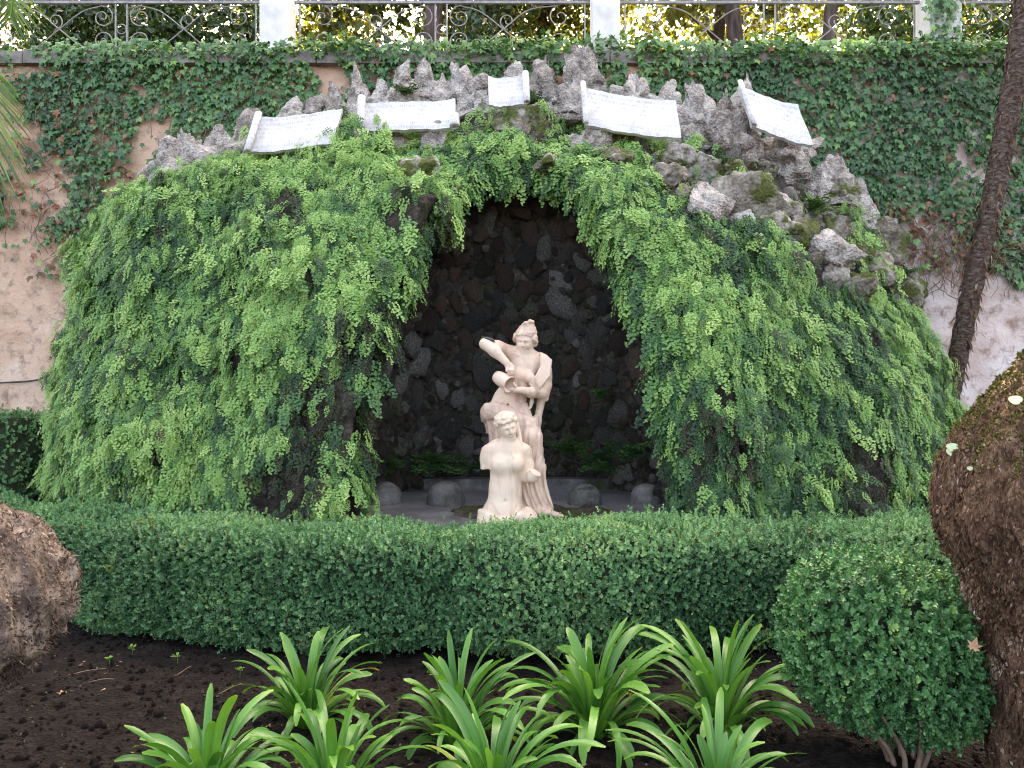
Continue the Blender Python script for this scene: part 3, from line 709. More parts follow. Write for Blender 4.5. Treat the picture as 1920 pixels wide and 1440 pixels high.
ti -= .22 * np.exp(-(((fP[:, 0] - 2.3) / .8) ** 2 + ((fP[:, 2] - 1.7) / .8) ** 2))
ti -= .15 * np.exp(-(((fP[:, 0] + 1.6) / .6) ** 2 + ((fP[:, 2] - 1.3) / .6) ** 2))
cl_ = fbm(fP[:, 0] * 3.1, fP[:, 1] * 3.1, fP[:, 2] * 3.6, 2, 66)
out = RNG.uniform(.0, .09, n) + np.clip(cl_ * .26, -.03, .15) + np.where(ti > .6, .03, 0)
ti = ti + .12 * cl_
ti = np.clip(ti, .1, 1); ti = np.where(RNG.random(n) < .012, RNG.uniform(0, .06, n), ti)
for (bx, bz, br, k) in bare:
    d = np.hypot(fP[:, 0] - bx, fP[:, 2] - bz) / br
    ti = np.where((d < 1.25) & (RNG.random(n) < .55), RNG.uniform(0, .10, n), ti)
rim = np.exp(-np.maximum(g_cave(fP[:, 0], fP[:, 1], fP[:, 2]), 0) / .35) * (fP[:, 2] > 1.2)
fP = fP + fN * out[:, None]
ferns = scatter('maidenhair_ferns', fP, frame_euler(ax, nm), (.09 + .14 * RNG.random(n) ** 1.7) * np.where(out > .06, .95, 1.1) * (1 + .25 * rim), ti, fern_protos)
tag(ferns, 'dense curtain of pale green maidenhair fern hanging over the grotto mound', 'fern', kind='stuff')
print('fern fronds', n)
# single fern plants: inside the cave at the foot of its wall and on the bare rocks
fr_me = [mesh_from('frond', *make_frond(60 + s), M['fern_part'], False) for s in range(3)]
def fern_plant(loc, nfr, size, label, out_dir=(0, -1, .3), spread=1.0):
    t = thing('fern_plant', label, 'fern', loc, group='single fern plants')
    for i in range(nfr):
        a = random.uniform(-1.5, 1.5) * spread
        d = np.array([[math.sin(a) * 1.0, -abs(math.cos(a)) * .7 + random.uniform(-.2, .2), random.uniform(-.15, .8)]]) + np.array([out_dir]) * .3
        e = frame_euler(d, np.array([[0, -.35, .9]]))[0]
        s = size * random.uniform(.7, 1.2)
        link('frond', random.choice(fr_me), t, (random.uniform(-.04, .04), 0, random.uniform(-.03, .05)), e, s)
fern_plant(at(812, 868, 7.45), 16, .30, 'dark green fern at the foot of the cave wall left of the statues')
fern_plant(at(740, 878, 7.2), 12, .24, 'small dark fern in the left corner of the cave behind a domed stone')
fern_plant(at(880, 876, 7.6), 12, .26, 'dark fern on the cave wall just left of the torso statue')
fern_plant(at(1062, 850, 7.55), 14, .27, 'dark fern on the cave wall just right of the draped statue')
fern_plant(at(1120, 872, 7.3), 16, .30, 'broad green fern above the cracked domed stone in the cave')
fern_plant(at(1168, 850, 7.0), 14, .28, 'green fern at the right side wall of the cave')
fern_plant(at(1085, 668, 7.75), 9, .16, 'small fern sprouting high on the cave wall beside the statue head')
fern_plant(at(1130, 740, 7.45), 10, .18, 'small fern halfway up the right side of the cave wall')
fern_plant(on_mound(1520, 398) - [0, .05, 0], 16, .26, 'grey green fern tuft growing among the boulders of the right flank')
fern_plant(on_mound(1340, 318) - [0, .05, 0], 9, .2, 'pale fern tuft under the rocks below the two right scrolls')
fern_plant(on_mound(1005, 200) - [0, .06, 0], 12, .2, 'bright fern tuft below the small central scroll')
fern_plant(on_mound(1275, 318) - [0, .05, 0], 7, .14, 'tiny fern tuft under the corner of the wide right scroll')
fern_plant(on_mound(760, 178) - [0, .06, 0], 10, .2, 'fern tuft growing along the top edge of the left middle scroll')
fern_plant(on_mound(650, 240) - [0, .06, 0], 12, .22, 'fern tuft between the two left scrolls')
fern_plant(on_mound(1690, 520) - [0, .05, 0], 10, .2, 'fern tuft low on the right shoulder of the rock mound')

# ================================================================== STATUES
def wavy(f, a, s=0): return lambda X, Y, Z: (a * np.sin(f * X + 2.2 * np.sin(f * .55 * Z + s) + 1.3 * np.sin(f * .4 * Y)) * np.cos(f * .8 * Z + s + f * .5 * Y)).astype(np.float32)
def head(F, c, s, tilt, yaw, hair=True):
    """stone head; c = centre of the skull, s = head half height; tilt = in-plane lean, yaw = turn"""
    Mx = np.array(Euler((R(14), tilt, yaw)).to_matrix())
    def q(x, y, z): return np.array(c) + Mx @ (np.array([x, y, z]) * s)
    def sz(*r): return np.array(r) * s
    ro = (R(14), tilt, yaw)
    F.ell(q(0, 0, .12), sz(.70, .82, .80), .02, ro)
    F.ell(q(0, -.30, -.30), sz(.54, .52, .66), .04, ro)
    F.ell(q(0, -.52, -.80), sz(.22, .22, .19), .025, ro)
    F.ell(q(-.26, -.62, -.30), sz(.2, .2, .24), .02, ro); F.ell(q(.26, -.62, -.30), sz(.2, .2, .24), .02, ro)
    for sx in (-1, 1):
        F.ell(q(sx * .25, -.86, .06), sz(.19, .10, .11), .016, ro, sub=True)
        F.ell(q(sx * .25, -.745, .035), sz(.13, .09, .07), .006, ro)
        F.path([q(sx * .08, -.84, .17), q(sx * .26, -.83, .22), q(sx * .42, -.70, .15)], [.05 * s, .05 * s, .04 * s], .012)
    F.path([q(0, -.80, .15), q(0, -.93, -.08), q(0, -1.02, -.26)], [.07 * s, .075 * s, .10 * s], .010)
    F.ell(q(-.08, -.90, -.29), sz(.08, .09, .06), .008, ro); F.ell(q(.08, -.90, -.29), sz(.08, .09, .06), .008, ro)
    F.ell(q(0, -.83, -.47), sz(.19, .09, .05), .007, ro); F.ell(q(0, -.82, -.57), sz(.16, .10, .055), .007, ro)
    F.ell(q(0, -.93, -.515), sz(.17, .04, .010), .004, ro, sub=True)
    return q

# --- standing draped woman pouring from a jar
S1 = .001166
def P(u, v, d=0.0): return np.array([(u - 400) * S1, d, (1335 - v) * S1])
F = Field((-.36, -.34, -.02), (.32, .24, 1.50), .0052)
# skirt: a tapering column of cloth with running folds
vs = [640, 700, 760, 860, 960, 1100, 1220, 1335]; uc = [312, 312, 334, 362, 384, 405, 418, 428]; hw = [120, 146, 165, 172, 172, 172, 178, 192]
zs = [(1335 - v) * S1 for v in vs][::-1]
def prof(Z, a): return np.interp(Z, zs, (np.array(a) * 1.0)[::-1])
sl, X, Y, Z = F.grid((-.36, -.34, -.02), (.32, .24, .84))
cx = (prof(Z, uc) - 400) * S1; hx = prof(Z, hw) * S1; hy = np.interp(Z, [0, .3, .6, .8], [.165, .14, .125, .105])
th = np.arctan2((Y + .0) / hy, (X - cx) / hx)
rr = np.sqrt(((X - cx) / hx) ** 2 + (Y / hy) ** 2)
fold = .15 * np.abs(np.sin(th * 5.5 + .8 * np.sin(Z * 4) + .6 * X * 8)) ** .7 + .05 * np.sin(th * 19 + 2 * np.sin(Z * 5 + 1))
fold = fold * np.interp(Z, [0, .5, .8], [1.25, 1.0, .45])
d = (rr - 1 + fold) * np.minimum(hx, hy) * .8
d = np.maximum(d, np.maximum(Z - .83, -(Z - .0)))
F.put(d.astype(np.float32), sl, .02)
F.path([P(385, 700, -.03), P(455, 825, -.105), P(500, 1010, -.10), P(522, 1290, -.085)], [.09, .082, .055, .045], .05)     # forward leg under the cloth
for (a, b, c2) in ((430, 520, 560), (470, 560, 592), (505, 575, 600), (400, 440, 470)):                                    # long folds falling from the knee
    F.path([P(a, 850, -.135), P((a + b) / 2, 1060, -.13), P(c2, 1310, -.11)], [.008, .012, .016], .018)
sl, X, Y, Z = F.grid((-.36, -.34, .0), (.32, .24, .80))
ph = (X + .18 * (Z - .7) + .05 * np.sin(Z * 7) + .35 * np.abs(Y)) * 105
wgt = np.interp(Z, [0, .05, .55, .66, .78], [1., 1., .8, .25, 0]).astype(np.float32)
F.F[sl] += wgt * (.011 * (1 - np.abs(np.sin(ph * .5 + .8 * np.sin(Z * 5)))) ** 1.5 + .004 * np.sin(ph * 1.7 + 2 * np.sin(Z * 6))).astype(np.float32)
F.ell(P(612, 1316, -.12), (.075, .04, .022), .012, (0, R(8), R(-25))); F.ell(P(520, 1300, -.12), (.09, .07, .035), .03)
for i in range(5): F.cone(P(632 + i * 4, 1318 + i, -.115 - .012 * i + .03), P(655 + i * 2, 1325, -.12 - .012 * i + .03), .0085, .006, .004)
# rolled cloth round the hips
for k, (dv, dd, r) in enumerate(((0, 0, .026), (26, .006, .024), (50, .004, .020), (-20, -.006, .018))):
    F.path([P(158, 672 + dv, .02), P(180, 648 + dv, -.07), P(250, 645 + dv, -.118 - dd), P(340, 680 + dv, -.142 - dd), P(420, 715 + dv * .8, -.138), P(490, 735 + dv * .6, -.09), P(500, 720 + dv, .0)], r, .014)
F.ell(P(172, 676, -.02), (.038, .055, .04), .02)
F.path([P(385, 752, -.14), P(450, 750, -.15), P(505, 785, -.10), P(520, 810, -.04)], [.018, .022, .02, .015], .016)
F.path([P(370, 780, -.135), P(440, 772, -.155), P(500, 815, -.10)], [.014, .018, .014], .014)
# torso
F.ell(P(305, 680, 0), (.155, .115, .115), .05)
F.ell(P(325, 595, -.005), (.122, .092, .11), .05, (0, R(14), 0))
F.ell(P(372, 500, 0), (.108, .086, .12), .05, (0, R(18), 0))
F.ell(P(418, 390, .005), (.112, .086, .125), .05, (0, R(14), 0))
F.path([P(335, 292, .005), P(430, 300, .01), P(535, 335, .01)], [.046, .05, .046], .05)
F.ell(P(452, 448, -.085), (.043, .038, .042), .03); F.ell(P(378, 432, -.08), (.043, .036, .042), .03)
F.ell(P(318, 622, -.098), (.007, .02, .012), .01, sub=True)
F.cone(P(432, 320, .0), P(436, 255, -.01), .043, .038, .035)
F.path([P(440, 300, -.035), P(425, 315, -.045), P(380, 300, -.05)], [.012, .010, .010], .02)
# raised arm: shoulder, elbow, wrist, hand with fingers resting on the jar
F.path([P(338, 283, -.01), P(250, 255, -.05), P(172, 236, -.085)], [.048, .046, .040], .03)
F.path([P(172, 236, -.085), P(235, 285, -.125), P(303, 350, -.16)], [.041, .042, .027], .02)
F.ell(P(322, 378, -.168), (.028, .018, .036), .015, (0, R(-25), 0))
for i, (u0, u1, v1) in enumerate(((306, 305, 412), (318, 322, 424), (330, 338, 430), (341, 352, 424))):
    F.path([P(u0 + 4, 392, -.178), P((u0 + u1) / 2 + 5, 404, -.188), P(u1 + 2, v1, -.180)], [.0095, .009, .007], .006)
F.path([P(335, 365, -.165), P(352, 384, -.172), P(356, 402, -.172)], [.011, .010, .007], .006)
# other arm: bent, forearm under the jar
F.path([P(545, 340, .01), P(556, 450, .0), P(535, 548, -.04)], [.048, .045, .042], .025)
F.path([P(535, 548, -.04), P(465, 545, -.12), P(402, 528, -.165)], [.042, .037, .026], .02)
F.ell(P(372, 528, -.175), (.036, .026, .022), .015)
for i in range(4): F.path([P(355, 515 + i * 9, -.185 + i * .008), P(325, 524 + i * 8, -.20 + i * .010), P(300, 530 + i * 6, -.185 + i * .012)], [.0095, .009, .007], .006)
F.path([P(375, 515, -.185), P(360, 498, -.20), P(352, 482, -.205)], [.011, .010, .007], .006)
# cloth over the shoulder
for k in range(5):
    F.path([P(515 + 14 * k, 292 + 8 * k, .03), P(532 + 14 * k, 300 + 10 * k, -.045), P(535 + 10 * k, 380 + 14 * k, -.075), P(492 + 6 * k, 455 + 14 * k, -.105), P(455 + 10 * k, 492 + 13 * k, -.10)], [.012, .014, .014, .012, .009], .003)
F.path([P(575, 400, -.02), P(572, 500, -.015), P(560, 585, -.01)], [.030, .030, .022], .02)
F.path([P(552, 440, -.05), P(556, 520, -.045), P(548, 590, -.03)], [.016, .018, .010], .014)
F.path([P(560, 380, .06), P(540, 560, .07), P(508, 735, .06), P(500, 1000, .08), P(520, 1320, .09)], [.035, .034, .026, .03, .04], .03)
F.path([P(475, 560, -.05), P(468, 610, -.045), P(462, 640, -.04)], [.014, .014, .010], .012)
# head and hair
q = head(F, P(426, 212, -.02), .088, R(4), R(-12))
hb = wavy(105, .004)
hs = .086
F.ell(q(.02, .42, .0), np.array((.86, .66, .85)) * hs, .02, bump=hb); F.ell(q(.05, .25, .40), np.array((.80, .82, .74)) * hs, .012, (R(14), R(4), R(-12)))
F.ell(q(.16, .22, .95), np.array((.62, .66, .62)) * hs, .03)
F.ell(q(.22, .2, 1.30), np.array((.50, .46, .34)) * hs, .03)
for k in range(20):                      # locks drawn up from the hairline to the knot
    a_ = (k + .5) / 20 * 2 * math.pi; cs_, sn_ = math.cos(a_), math.sin(a_); h0 = .66 - .38 * (1 - cs_); r_ = (.15, .11)[k % 2]
    F.path([q(.80 * sn_, .12 - .80 * cs_, h0), q(.10 + .80 * sn_, .18 - .74 * cs_, .72 + .12 * cs_), q(.15 + .62 * sn_, .2 - .58 * cs_, 1.05), q(.20 + .36 * sn_, .18 - .34 * cs_, 1.40)], [r_ * .9 * hs, r_ * hs, r_ * hs, r_ * .8 * hs], .004)
F.path([q(-.12, .0, 1.42), q(.05, -.2, 1.55), q(.25, -.15, 1.50), q(.42, -.12, 1.72), q(.62, .05, 1.66), q(.66, .2, 1.35)], [.14 * hs, .17 * hs, .14 * hs, .17 * hs, .15 * hs, .1 * hs], .006)
F.ell(q(.72, .45, -.15), np.array((.34, .36, .42)) * hs, .012, bump=hb)
for sx in (-1, 1): F.ell(q(sx * .80, .0, .30), np.array((.27, .42, .36)) * hs, .012, bump=hb); F.ell(q(sx * .86, .05, .02), np.array((.2, .3, .24)) * hs, .01, bump=hb)
V, Q = F.mesh()
st_loc = at(976.6, 968, 6.05); st_loc[2] = FLOOR_Z
stand = thing('draped_statue', 'tall pale pink stone statue of a draped woman pouring from a jar', 'statue', st_loc + [0, 0, .015])
link('figure', mesh_from('figure', V, Q, M['statue']), stand)
# jar
pr = [(.0, 0), (.036, .0), (.046, .012), (.053, .05), (.055, .085), (.047, .115), (.045, .128), (.058, .150), (.064, .160), (.062, .168), (.052, .164), (.040, .14), (.036, .10), (.0, .06)]
v, f = lathe(pr, 28)
axd = Vector(P(335, 497, -.235) - P(243, 440, -.12)).normalized()
link('jar', mesh_from('jar', v, f, M['statue']), stand, P(243, 440, -.115), axd.to_track_quat('Z', 'Y').to_euler())
# dark patina cap on the raised elbow
v, f = rock_geo(901, 'slab', 3); v = v * np.array([.062, .045, .017])
link('moss_patch', mesh_from('moss_patch', v, f, M['cable']), stand, P(192, 206, -.07), (0, R(10), 0))

# --- armless torso in front
S2 = .001112
def T(u, v, d=0.0): return np.array([(u - 320) * S2, d, (1385 - v) * S2])
F = Field((-.27, -.26, -.06), (.27, .20, .86), .0050)
F.ell(T(312, 985, .01), (.125, .094, .135), .05); F.ell(T(302, 1110, .005), (.112, .082, .13), .06)
F.ell(T(298, 1200, 0), (.114, .085, .11), .06); F.ell(T(288, 1315, .005), (.155, .115, .115), .06)
F.path([T(192, 925, .02), T(250, 895, .02), T(360, 893, .02), T(425, 920, .02)], [.046, .052, .052, .046], .045)
F.ell(T(264, 1002, -.062), (.052, .038, .045), .055); F.ell(T(374, 995, -.062), (.050, .038, .045), .055)
F.path([T(318, 950, -.10), T(315, 1040, -.105), T(302, 1230, -.092)], [.006, .007, .006], .02, sub=True)
F.path([T(230, 1095, -.085), T(300, 1068, -.105), T(372, 1090, -.085)], [.005, .005, .005], .018, sub=True)
F.ell(T(298, 1225, -.092), (.007, .02, .011), .008, sub=True)
for sx in (-1, 1): F.path([T(298 + sx * 95, 1250, -.07), T(298 + sx * 40, 1330, -.11)], [.006, .006], .025, sub=True)
F.path([T(286, 890, .0), T(322, 905, -.01), T(318, 830, -.01)], [.02, .05, .046], .04)
F.path([T(335, 885, -.045), T(350, 850, -.02)], [.012, .012], .02)
F.path([T(190, 925, .02), T(184, 970, .02)], [.05, .050], .03)
F.cone(T(184, 960, .02), T(181, 1090, .02), .050, .047, .02, cut=(T(181, 1032, 0), (0.12, 0, -1)))
F.path([T(425, 920, .03), T(445, 1010, .03), T(450, 1085, .0)], [.046, .043, .040], .03)
F.cone(T(450, 1085, .0), T(478, 1075, -.06), .042, .040, .02)
F.cone(T(478, 1075, -.06), T(515, 1015, -.10), .040, .040, .02, cut=(T(497, 1048, -.08), (.45, -.35, .82)))
# cloth slipping over the thighs
for k in range(5):
    F.path([T(140, 1305 + 22 * k, .0), T(190, 1318 + 22 * k, -.10), T(290, 1350 + 16 * k, -.135), T(380, 1318 + 20 * k, -.13), T(440, 1285 + 24 * k, -.06)], [.02, .022, .024, .022, .02], .014)
F.ell(T(440, 1340, -.06), (.075, .10, .07), .03); F.ell(T(200, 1370, -.04), (.09, .11, .06), .03); F.ell(T(310, 1385, -.05), (.16, .12, .06), .03)
q = head(F, T(312, 760, -.02), .088, R(-16), R(14))
hb = wavy(95, .004, 2); hs = .088
F.ell(q(.02, .42, .0), np.array((.88, .66, .9)) * hs, .02, bump=hb); F.ell(q(0, .22, .38), np.array((.82, .84, .74)) * hs, .012, (R(14), R(-16), R(14)))
for k in range(18):
    a_ = (k + .5) / 18 * 2 * math.pi; cs_, sn_ = math.cos(a_), math.sin(a_); h0 = .66 - .40 * (1 - cs_); r_ = (.16, .12)[k % 2]
    F.path([q(.84 * sn_, .12 - .82 * cs_, h0), q(.72 * sn_, .2 - .68 * cs_, .85), q(.35 * sn_, .25 - .33 * cs_, 1.08)], [r_ * hs, r_ * hs, r_ * .8 * hs], .004)
for k in range(11):                      # curls of the wreath
    a_ = (k / 10 - .5) * 4.4; x_, y_ = math.sin(a_) * .86, -math.cos(a_) * .86 + .12
    F.ell(q(x_, y_, .74 + .10 * math.cos(k * 2.1) - .14 * abs(a_)), np.array((.17, .13, .17)) * hs, .004, (0, k, 0)); F.ell(q(x_ * .8, y_ * .75, .92 + .08 * math.cos(k * 1.7) - .10 * abs(a_)), np.array((.16, .16, .17)) * hs, .004)
F.ell(q(.72, .45, .1), np.array((.32, .4, .38)) * hs, .012, bump=hb)
F.path([T(374, 745, .02), T(386, 800, .015), T(395, 845, .0), T(404, 866, -.02)], [.018, .017, .015, .008], .01)
F.F = np.maximum(F.F, (-(F.ax[2] + .02))[None, None, :].astype(np.float32))
V, Q = F.mesh()
to_loc = at(953.3, 985, 5.75); to_loc[2] = FLOOR_Z
torso = thing('torso_statue', 'cream stone statue of an armless nude woman in front of the draped one', 'statue', to_loc)
link('figure', mesh_from('figure', V, Q, M['statue_cream']), torso)

# mossy rock the statues stand on
v, f = rock_geo(777, 'slab', 4); v = v * np.array([.62, .40, .05]); v[:, 2] += .04 * fbm(v[:, 0] * 9, v[:, 1] * 9, 0, 3, 8)
tag(link('rock_plinth', mesh_from('rock_plinth', v, f, M['plinth']), None, (.06, 6.12, FLOOR_Z - .012)), 'low brown mossy rock under the two statues on the cave floor', 'rock')

# domed spout stones on the cave floor
def dome(px, py, Yd, w, label, slit):
    b = at(px, py, Yd); r = w / FPX * Yd / 2
    t = thing('domed_stone', label, 'stone', (b[0], Yd, FLOOR_Z), group='domed stones on the cave floor')
    prof_ = [(0, 1.22 * r), (.3 * r, 1.18 * r), (.6 * r, 1.05 * r), (.82 * r, .84 * r), (.95 * r, .56 * r), (1.0 * r, .28 * r), (1.02 * r, -.02)]
    v, f = lathe(prof_[::-1], 28); nz_ = fbm(v[:, 0] * 9 + px, v[:, 1] * 9, v[:, 2] * 9, 3, 5); v = v * (1 + .06 * nz_[:, None]); v[:, 2] = np.maximum(v[:, 2], -.02)
    dm = link('dome', mesh_from('dome', v, f, M['dome']), t)
    for k in range(slit):
        a0 = R(-100 + 26 * k); pts = [(math.cos(a0 + u) * r * .80 * s_, math.sin(a0 + u) * r * .80 * s_, h_ * r) for u, s_, h_ in ((-.5, .95, .93), (-.1, .82, 1.02), (.3, .72, 1.08))]
        MB().tube(catmull(pts, 5), .008, 5).build('slot', M['cable'], dm)
dome(722, 945, 6.75, 66, 'dark domed stone at the left end of the cave floor', 0)
dome(836, 945, 6.70, 72, 'mossy domed stone on the cave floor left of the statues', 0)
dome(1096, 945, 6.70, 62, 'domed stone with cut slots on the cave floor right of the statues', 3)
dome(1212, 940, 6.80, 58, 'domed stone half under ferns at the right end of the cave floor', 0)
MB().box((-1.4, 7.60, FLOOR_Z - .01), (1.4, 7.78, FLOOR_Z + .10)).build('back_step', M['dome'], grotto, smooth=False)

# ------------------------------------------------------------------ marble scrolls with worn inscriptions
def scroll(pa, pb, pc, pd, dep, label, rolls, slope=22):
    """pa..pd: photo corners tl, tr, br, bl"""
    c = (np.array(pa) + pb + pc + pd) / 4.0
    Yd = dep; s = Yd / FPX
    w = (math.hypot(pb[0] - pa[0], pb[1] - pa[1]) + math.hypot(pc[0] - pd[0], pc[1] - pd[1])) / 2 * s
    h = (math.hypot(pd[0] - pa[0], pd[1] - pa[1]) + math.hypot(pc[0] - pb[0], pc[1] - pb[1])) / 2 * s / math.cos(R(slope))
    ang = math.atan2(-(pb[1] - pa[1] + pc[1] - pd[1]) / 2, (pb[0] - pa[0] + pc[0] - pd[0]) / 2)
    dx = ((pd[0] - pa[0] + pc[0] - pb[0]) / 2); dy = ((pd[1] - pa[1] + pc[1] - pb[1]) / 2)
    side = math.atan2(dx, dy)                          # lean of the side edges
    shear = math.tan(side - ang * 1.0) if abs(side - ang) > .02 else 0
    t = thing('stone_scroll', label, 'plaque', at(c[0], c[1], Yd), (R(-slope), -ang, 0), group='marble scrolls on the grotto crest')
    nx_, nz_ = 24, 8; V = []; Fq = []
    for side_ in (0, 1):
        for i in range(nx_ + 1):
            for j in range(nz_ + 1):
                u = i / nx_ - .5; z = j / nz_ - .5
                edge = (.004 * math.sin(u * 17 + c[0]) + .003 * math.sin(u * 41)) if j in (0, nz_) else 0
                yb = .007 * math.sin(u * 7 + c[0]) - .018 * (2 * u) ** 4 + .012 * math.sin(z * 5)
                V.append((u * w + shear * -z * h, yb + (.032 if side_ else 0), z * h + edge))
    n1 = (nx_ + 1) * (nz_ + 1)
    for i in range(nx_):
        for j in range(nz_):
            a = i * (nz_ + 1) + j; b = a + nz_ + 1
            Fq.append((a, b, b + 1, a + 1)); Fq.append((n1 + a, n1 + a + 1, n1 + b + 1, n1 + b))
    for i in range(nx_):
        a = i * (nz_ + 1); b = a + nz_ + 1; Fq.append((a, n1 + a, n1 + b, b)); a += nz_; b += nz_; Fq.append((a, b, n1 + b, n1 + a))
    for j in range(nz_):
        Fq.append((j, j + 1, n1 + j + 1, n1 + j)); a = nx_ * (nz_ + 1) + j; Fq.append((a, n1 + a, n1 + a + 1, a + 1))
    link('sheet', mesh_from('sheet', V, Fq, M['marble'], False), t)
    for (sd, r, z0, z1) in rolls:
        x0 = sd * w / 2; mb = MB(); turns = 1.6; ns = 22; vv = []
        for zz in np.linspace(z0, z1, 5) * h:
            for k in range(ns):
                a = k / (ns - 1) * turns * 2 * math.pi; rr_ = r * (1 - .55 * k / (ns - 1)) * (1 + .04 * math.sin(zz * 30))
                vv.append((x0 - shear * zz + sd * (-r * .2) + math.cos(a) * rr_ * sd, -.03 - r * .55 - math.sin(a) * rr_, zz))
        ff = [(q_ * ns + k, q_ * ns + k + 1, (q_ + 1) * ns + k + 1, (q_ + 1) * ns + k) for q_ in range(4) for k in range(ns - 1)]
        o = mb.add(vv, ff).build('roll', M['marble'], t); sm = o.modifiers.new('thick', 'SOLIDIFY'); sm.thickness = .012
scroll((484, 219), (636, 200), (632, 276), (470, 291), 7.02, 'tilted white marble scroll at the left end of the grotto crest', [(-1, .035, -.53, .53)])
scroll((678, 190), (852, 180), (856, 246), (678, 250), 7.10, 'white marble scroll with both ends rolled, left of the crest centre', [(-1, .040, -.50, .56), (1, .035, -.58, -.2)])
scroll((914, 140), (987, 137), (987, 202), (918, 205), 7.25, 'small square white marble scroll at the top centre of the crest', [(1, .02, -.5, .5)])
scroll((1094, 160), (1270, 186), (1272, 267), (1094, 243), 7.02, 'wide white marble scroll sloping down to the right of the crest centre', [(-1, .028, -.5, .56)])
scroll((1388, 158), (1505, 200), (1511, 274), (1404, 242), 7.10, 'steeply tilted white marble scroll at the right end of the crest', [(-1, .03, -.52, .52)])

# ------------------------------------------------------------------ ivy on the wall
def ivy_mask(x, z):
    low = np.interp(x, [-6, -5, -4.4, -4.0, -3.6, -3.2, 0, 3.4, 3.8, 4.2, 5.2, 6, 8], [2.6, 2.8, 3.2, 3.3, 3.0, 3.0, 3.6, 3.1, 3.2, 3.25, 2.6, 2.4, 2.4])
    low = low + .35 * fbm(x * 1.4, 3, z * .6, 2, 91)
    w = (z > low).astype(float)
    gap = fbm(x * 1.6, 8, z * 2.0, 3, 92) + .35 * np.clip((-2.6 - x) / 2, 0, 1) * np.clip((4.6 - z), 0, 1)
    w = np.where(gap > .50, w * .05, w)
    w = np.where((x < -4.9 + .3 * vnoise(z * 3, 0, 0, 5)) & (z > 4.25), w * .04, w)
    return w
N0 = 52000
ix = RNG.uniform(-8, 8, N0); iz = RNG.uniform(2.2, WALL_TOP + .10, N0)
k = RNG.random(N0) < ivy_mask(ix, iz)
ix, iz = ix[k], iz[k]; n = len(ix)
thick = .05 + .09 * (fbm(ix * 1.8, 2, iz * 1.8, 2, 95) + .6)
topb = np.clip((iz - 4.75) / .3, 0, 1)
iy = WALL_Y - RNG.random(n) * thick - .02 - topb * .10 * RNG.random(n)
ax = np.stack([RNG.normal(size=n) * .45, -.35 + RNG.normal(size=n) * .2, -1.0 + RNG.normal(size=n) * .25], 1)
nm = np.stack([RNG.normal(size=n) * .30, -1.0 + 0 * ix, .55 + RNG.normal(size=n) * .3 + topb * .6], 1)
ti = np.clip(.42 + .25 * fbm(ix * 1.5, 6, iz * 1.5, 2, 96) + RNG.normal(size=n) * .16 + topb * .2, .04, 1)
ti = np.where(RNG.random(n) < .015, RNG.uniform(0, .03, n), ti)
# the fringe on top of the coping
m2 = 8000; jx = RNG.uniform(-8, 8, m2); cl = fbm(jx * 1.1, 0, 0, 3, 97) + np.where(jx > 1.0, .12, 0) - np.where(jx < -3.2, .5, 0)
kk = RNG.random(m2) < np.clip(cl + .55, .02, 1); jx = jx[kk]; cl = cl[kk]; m2 = len(jx)
jy = WALL_Y + RNG.uniform(-.20, .22, m2); jz = WALL_TOP - .12 * (jy < WALL_Y - .11) * RNG.random(m2) + RNG.random(m2) ** 1.5 * (.03 + .17 * np.clip(cl + .4, 0, 1))
ix = np.concatenate([ix, jx]); iz = np.concatenate([iz, jz]); iy = np.concatenate([iy, jy])
ax = np.concatenate([ax, np.stack([RNG.normal(size=m2) * .7, -.6 + RNG.normal(size=m2) * .5, RNG.normal(size=m2) * .6], 1)])
nm = np.concatenate([nm, np.stack([RNG.normal(size=m2) * .4, -.5 + RNG.normal(size=m2) * .3, .9 + RNG.normal(size=m2) * .3], 1)])
ti = np.concatenate([ti, np.clip(.62 + RNG.normal(size=m2) * .2, .05, 1)])
# withered leaves where the ivy has died back
for (x0_, x1_, z0_, z1_, c_) in ((3.5, 5.1, 2.75, 3.45, 420), (-4.9, -3.7, 2.7, 3.5, 160), (-5.3, -3.9, 3.2, 4.4, 160)):
    ix = np.concatenate([ix, RNG.uniform(x0_, x1_, c_)]); iz = np.concatenate([iz, RNG.uniform(z0_, z1_, c_)]); iy = np.concatenate([iy, WALL_Y - RNG.uniform(.02, .14, c_)])
    ax = np.concatenate([ax, np.stack([RNG.normal(size=c_) * .6, -.4 + RNG.normal(size=c_) * .4, -1 + RNG.normal(size=c_) * .4], 1)]); nm = np.concatenate([nm, np.stack([RNG.normal(size=c_) * .5, -1 + RNG.normal(size=c_) * .4, .4 + RNG.normal(size=c_) * .5], 1)])
    ti = np.concatenate([ti, np.where(RNG.random(c_) < .75, RNG.uniform(0, .03, c_), RNG.uniform(.4, 1, c_))])
# ivy climbing the right pillar
m3 = 260; lx = 4.42 + RNG.normal(size=m3) * .12; lz = WALL_TOP + RNG.random(m3) ** 1.6 * .9
ix = np.concatenate([ix, lx]); iz = np.concatenate([iz, lz]); iy = np.concatenate([iy, 8.28 - RNG.random(m3) * .08])
ax = np.concatenate([ax, np.stack([RNG.normal(size=m3) * .5, -.2 + 0 * lx, -1 + 0 * lx], 1)]); nm = np.concatenate([nm, np.stack([RNG.normal(size=m3) * .3, -1 + 0 * lx, .4 + RNG.normal(size=m3) * .2], 1)])
ti = np.concatenate([ti, np.clip(.5 + RNG.normal(size=m3) * .2, .05, 1)])
n = len(ix)
ivy = scatter('ivy', np.stack([ix, iy, iz], 1), frame_euler(ax, nm), (.032 + .055 * RNG.random(n) ** 1.4), ti, ivy_protos)
tag(ivy, 'dark green ivy matting the upper part of the retaining wall', 'ivy', kind='stuff')

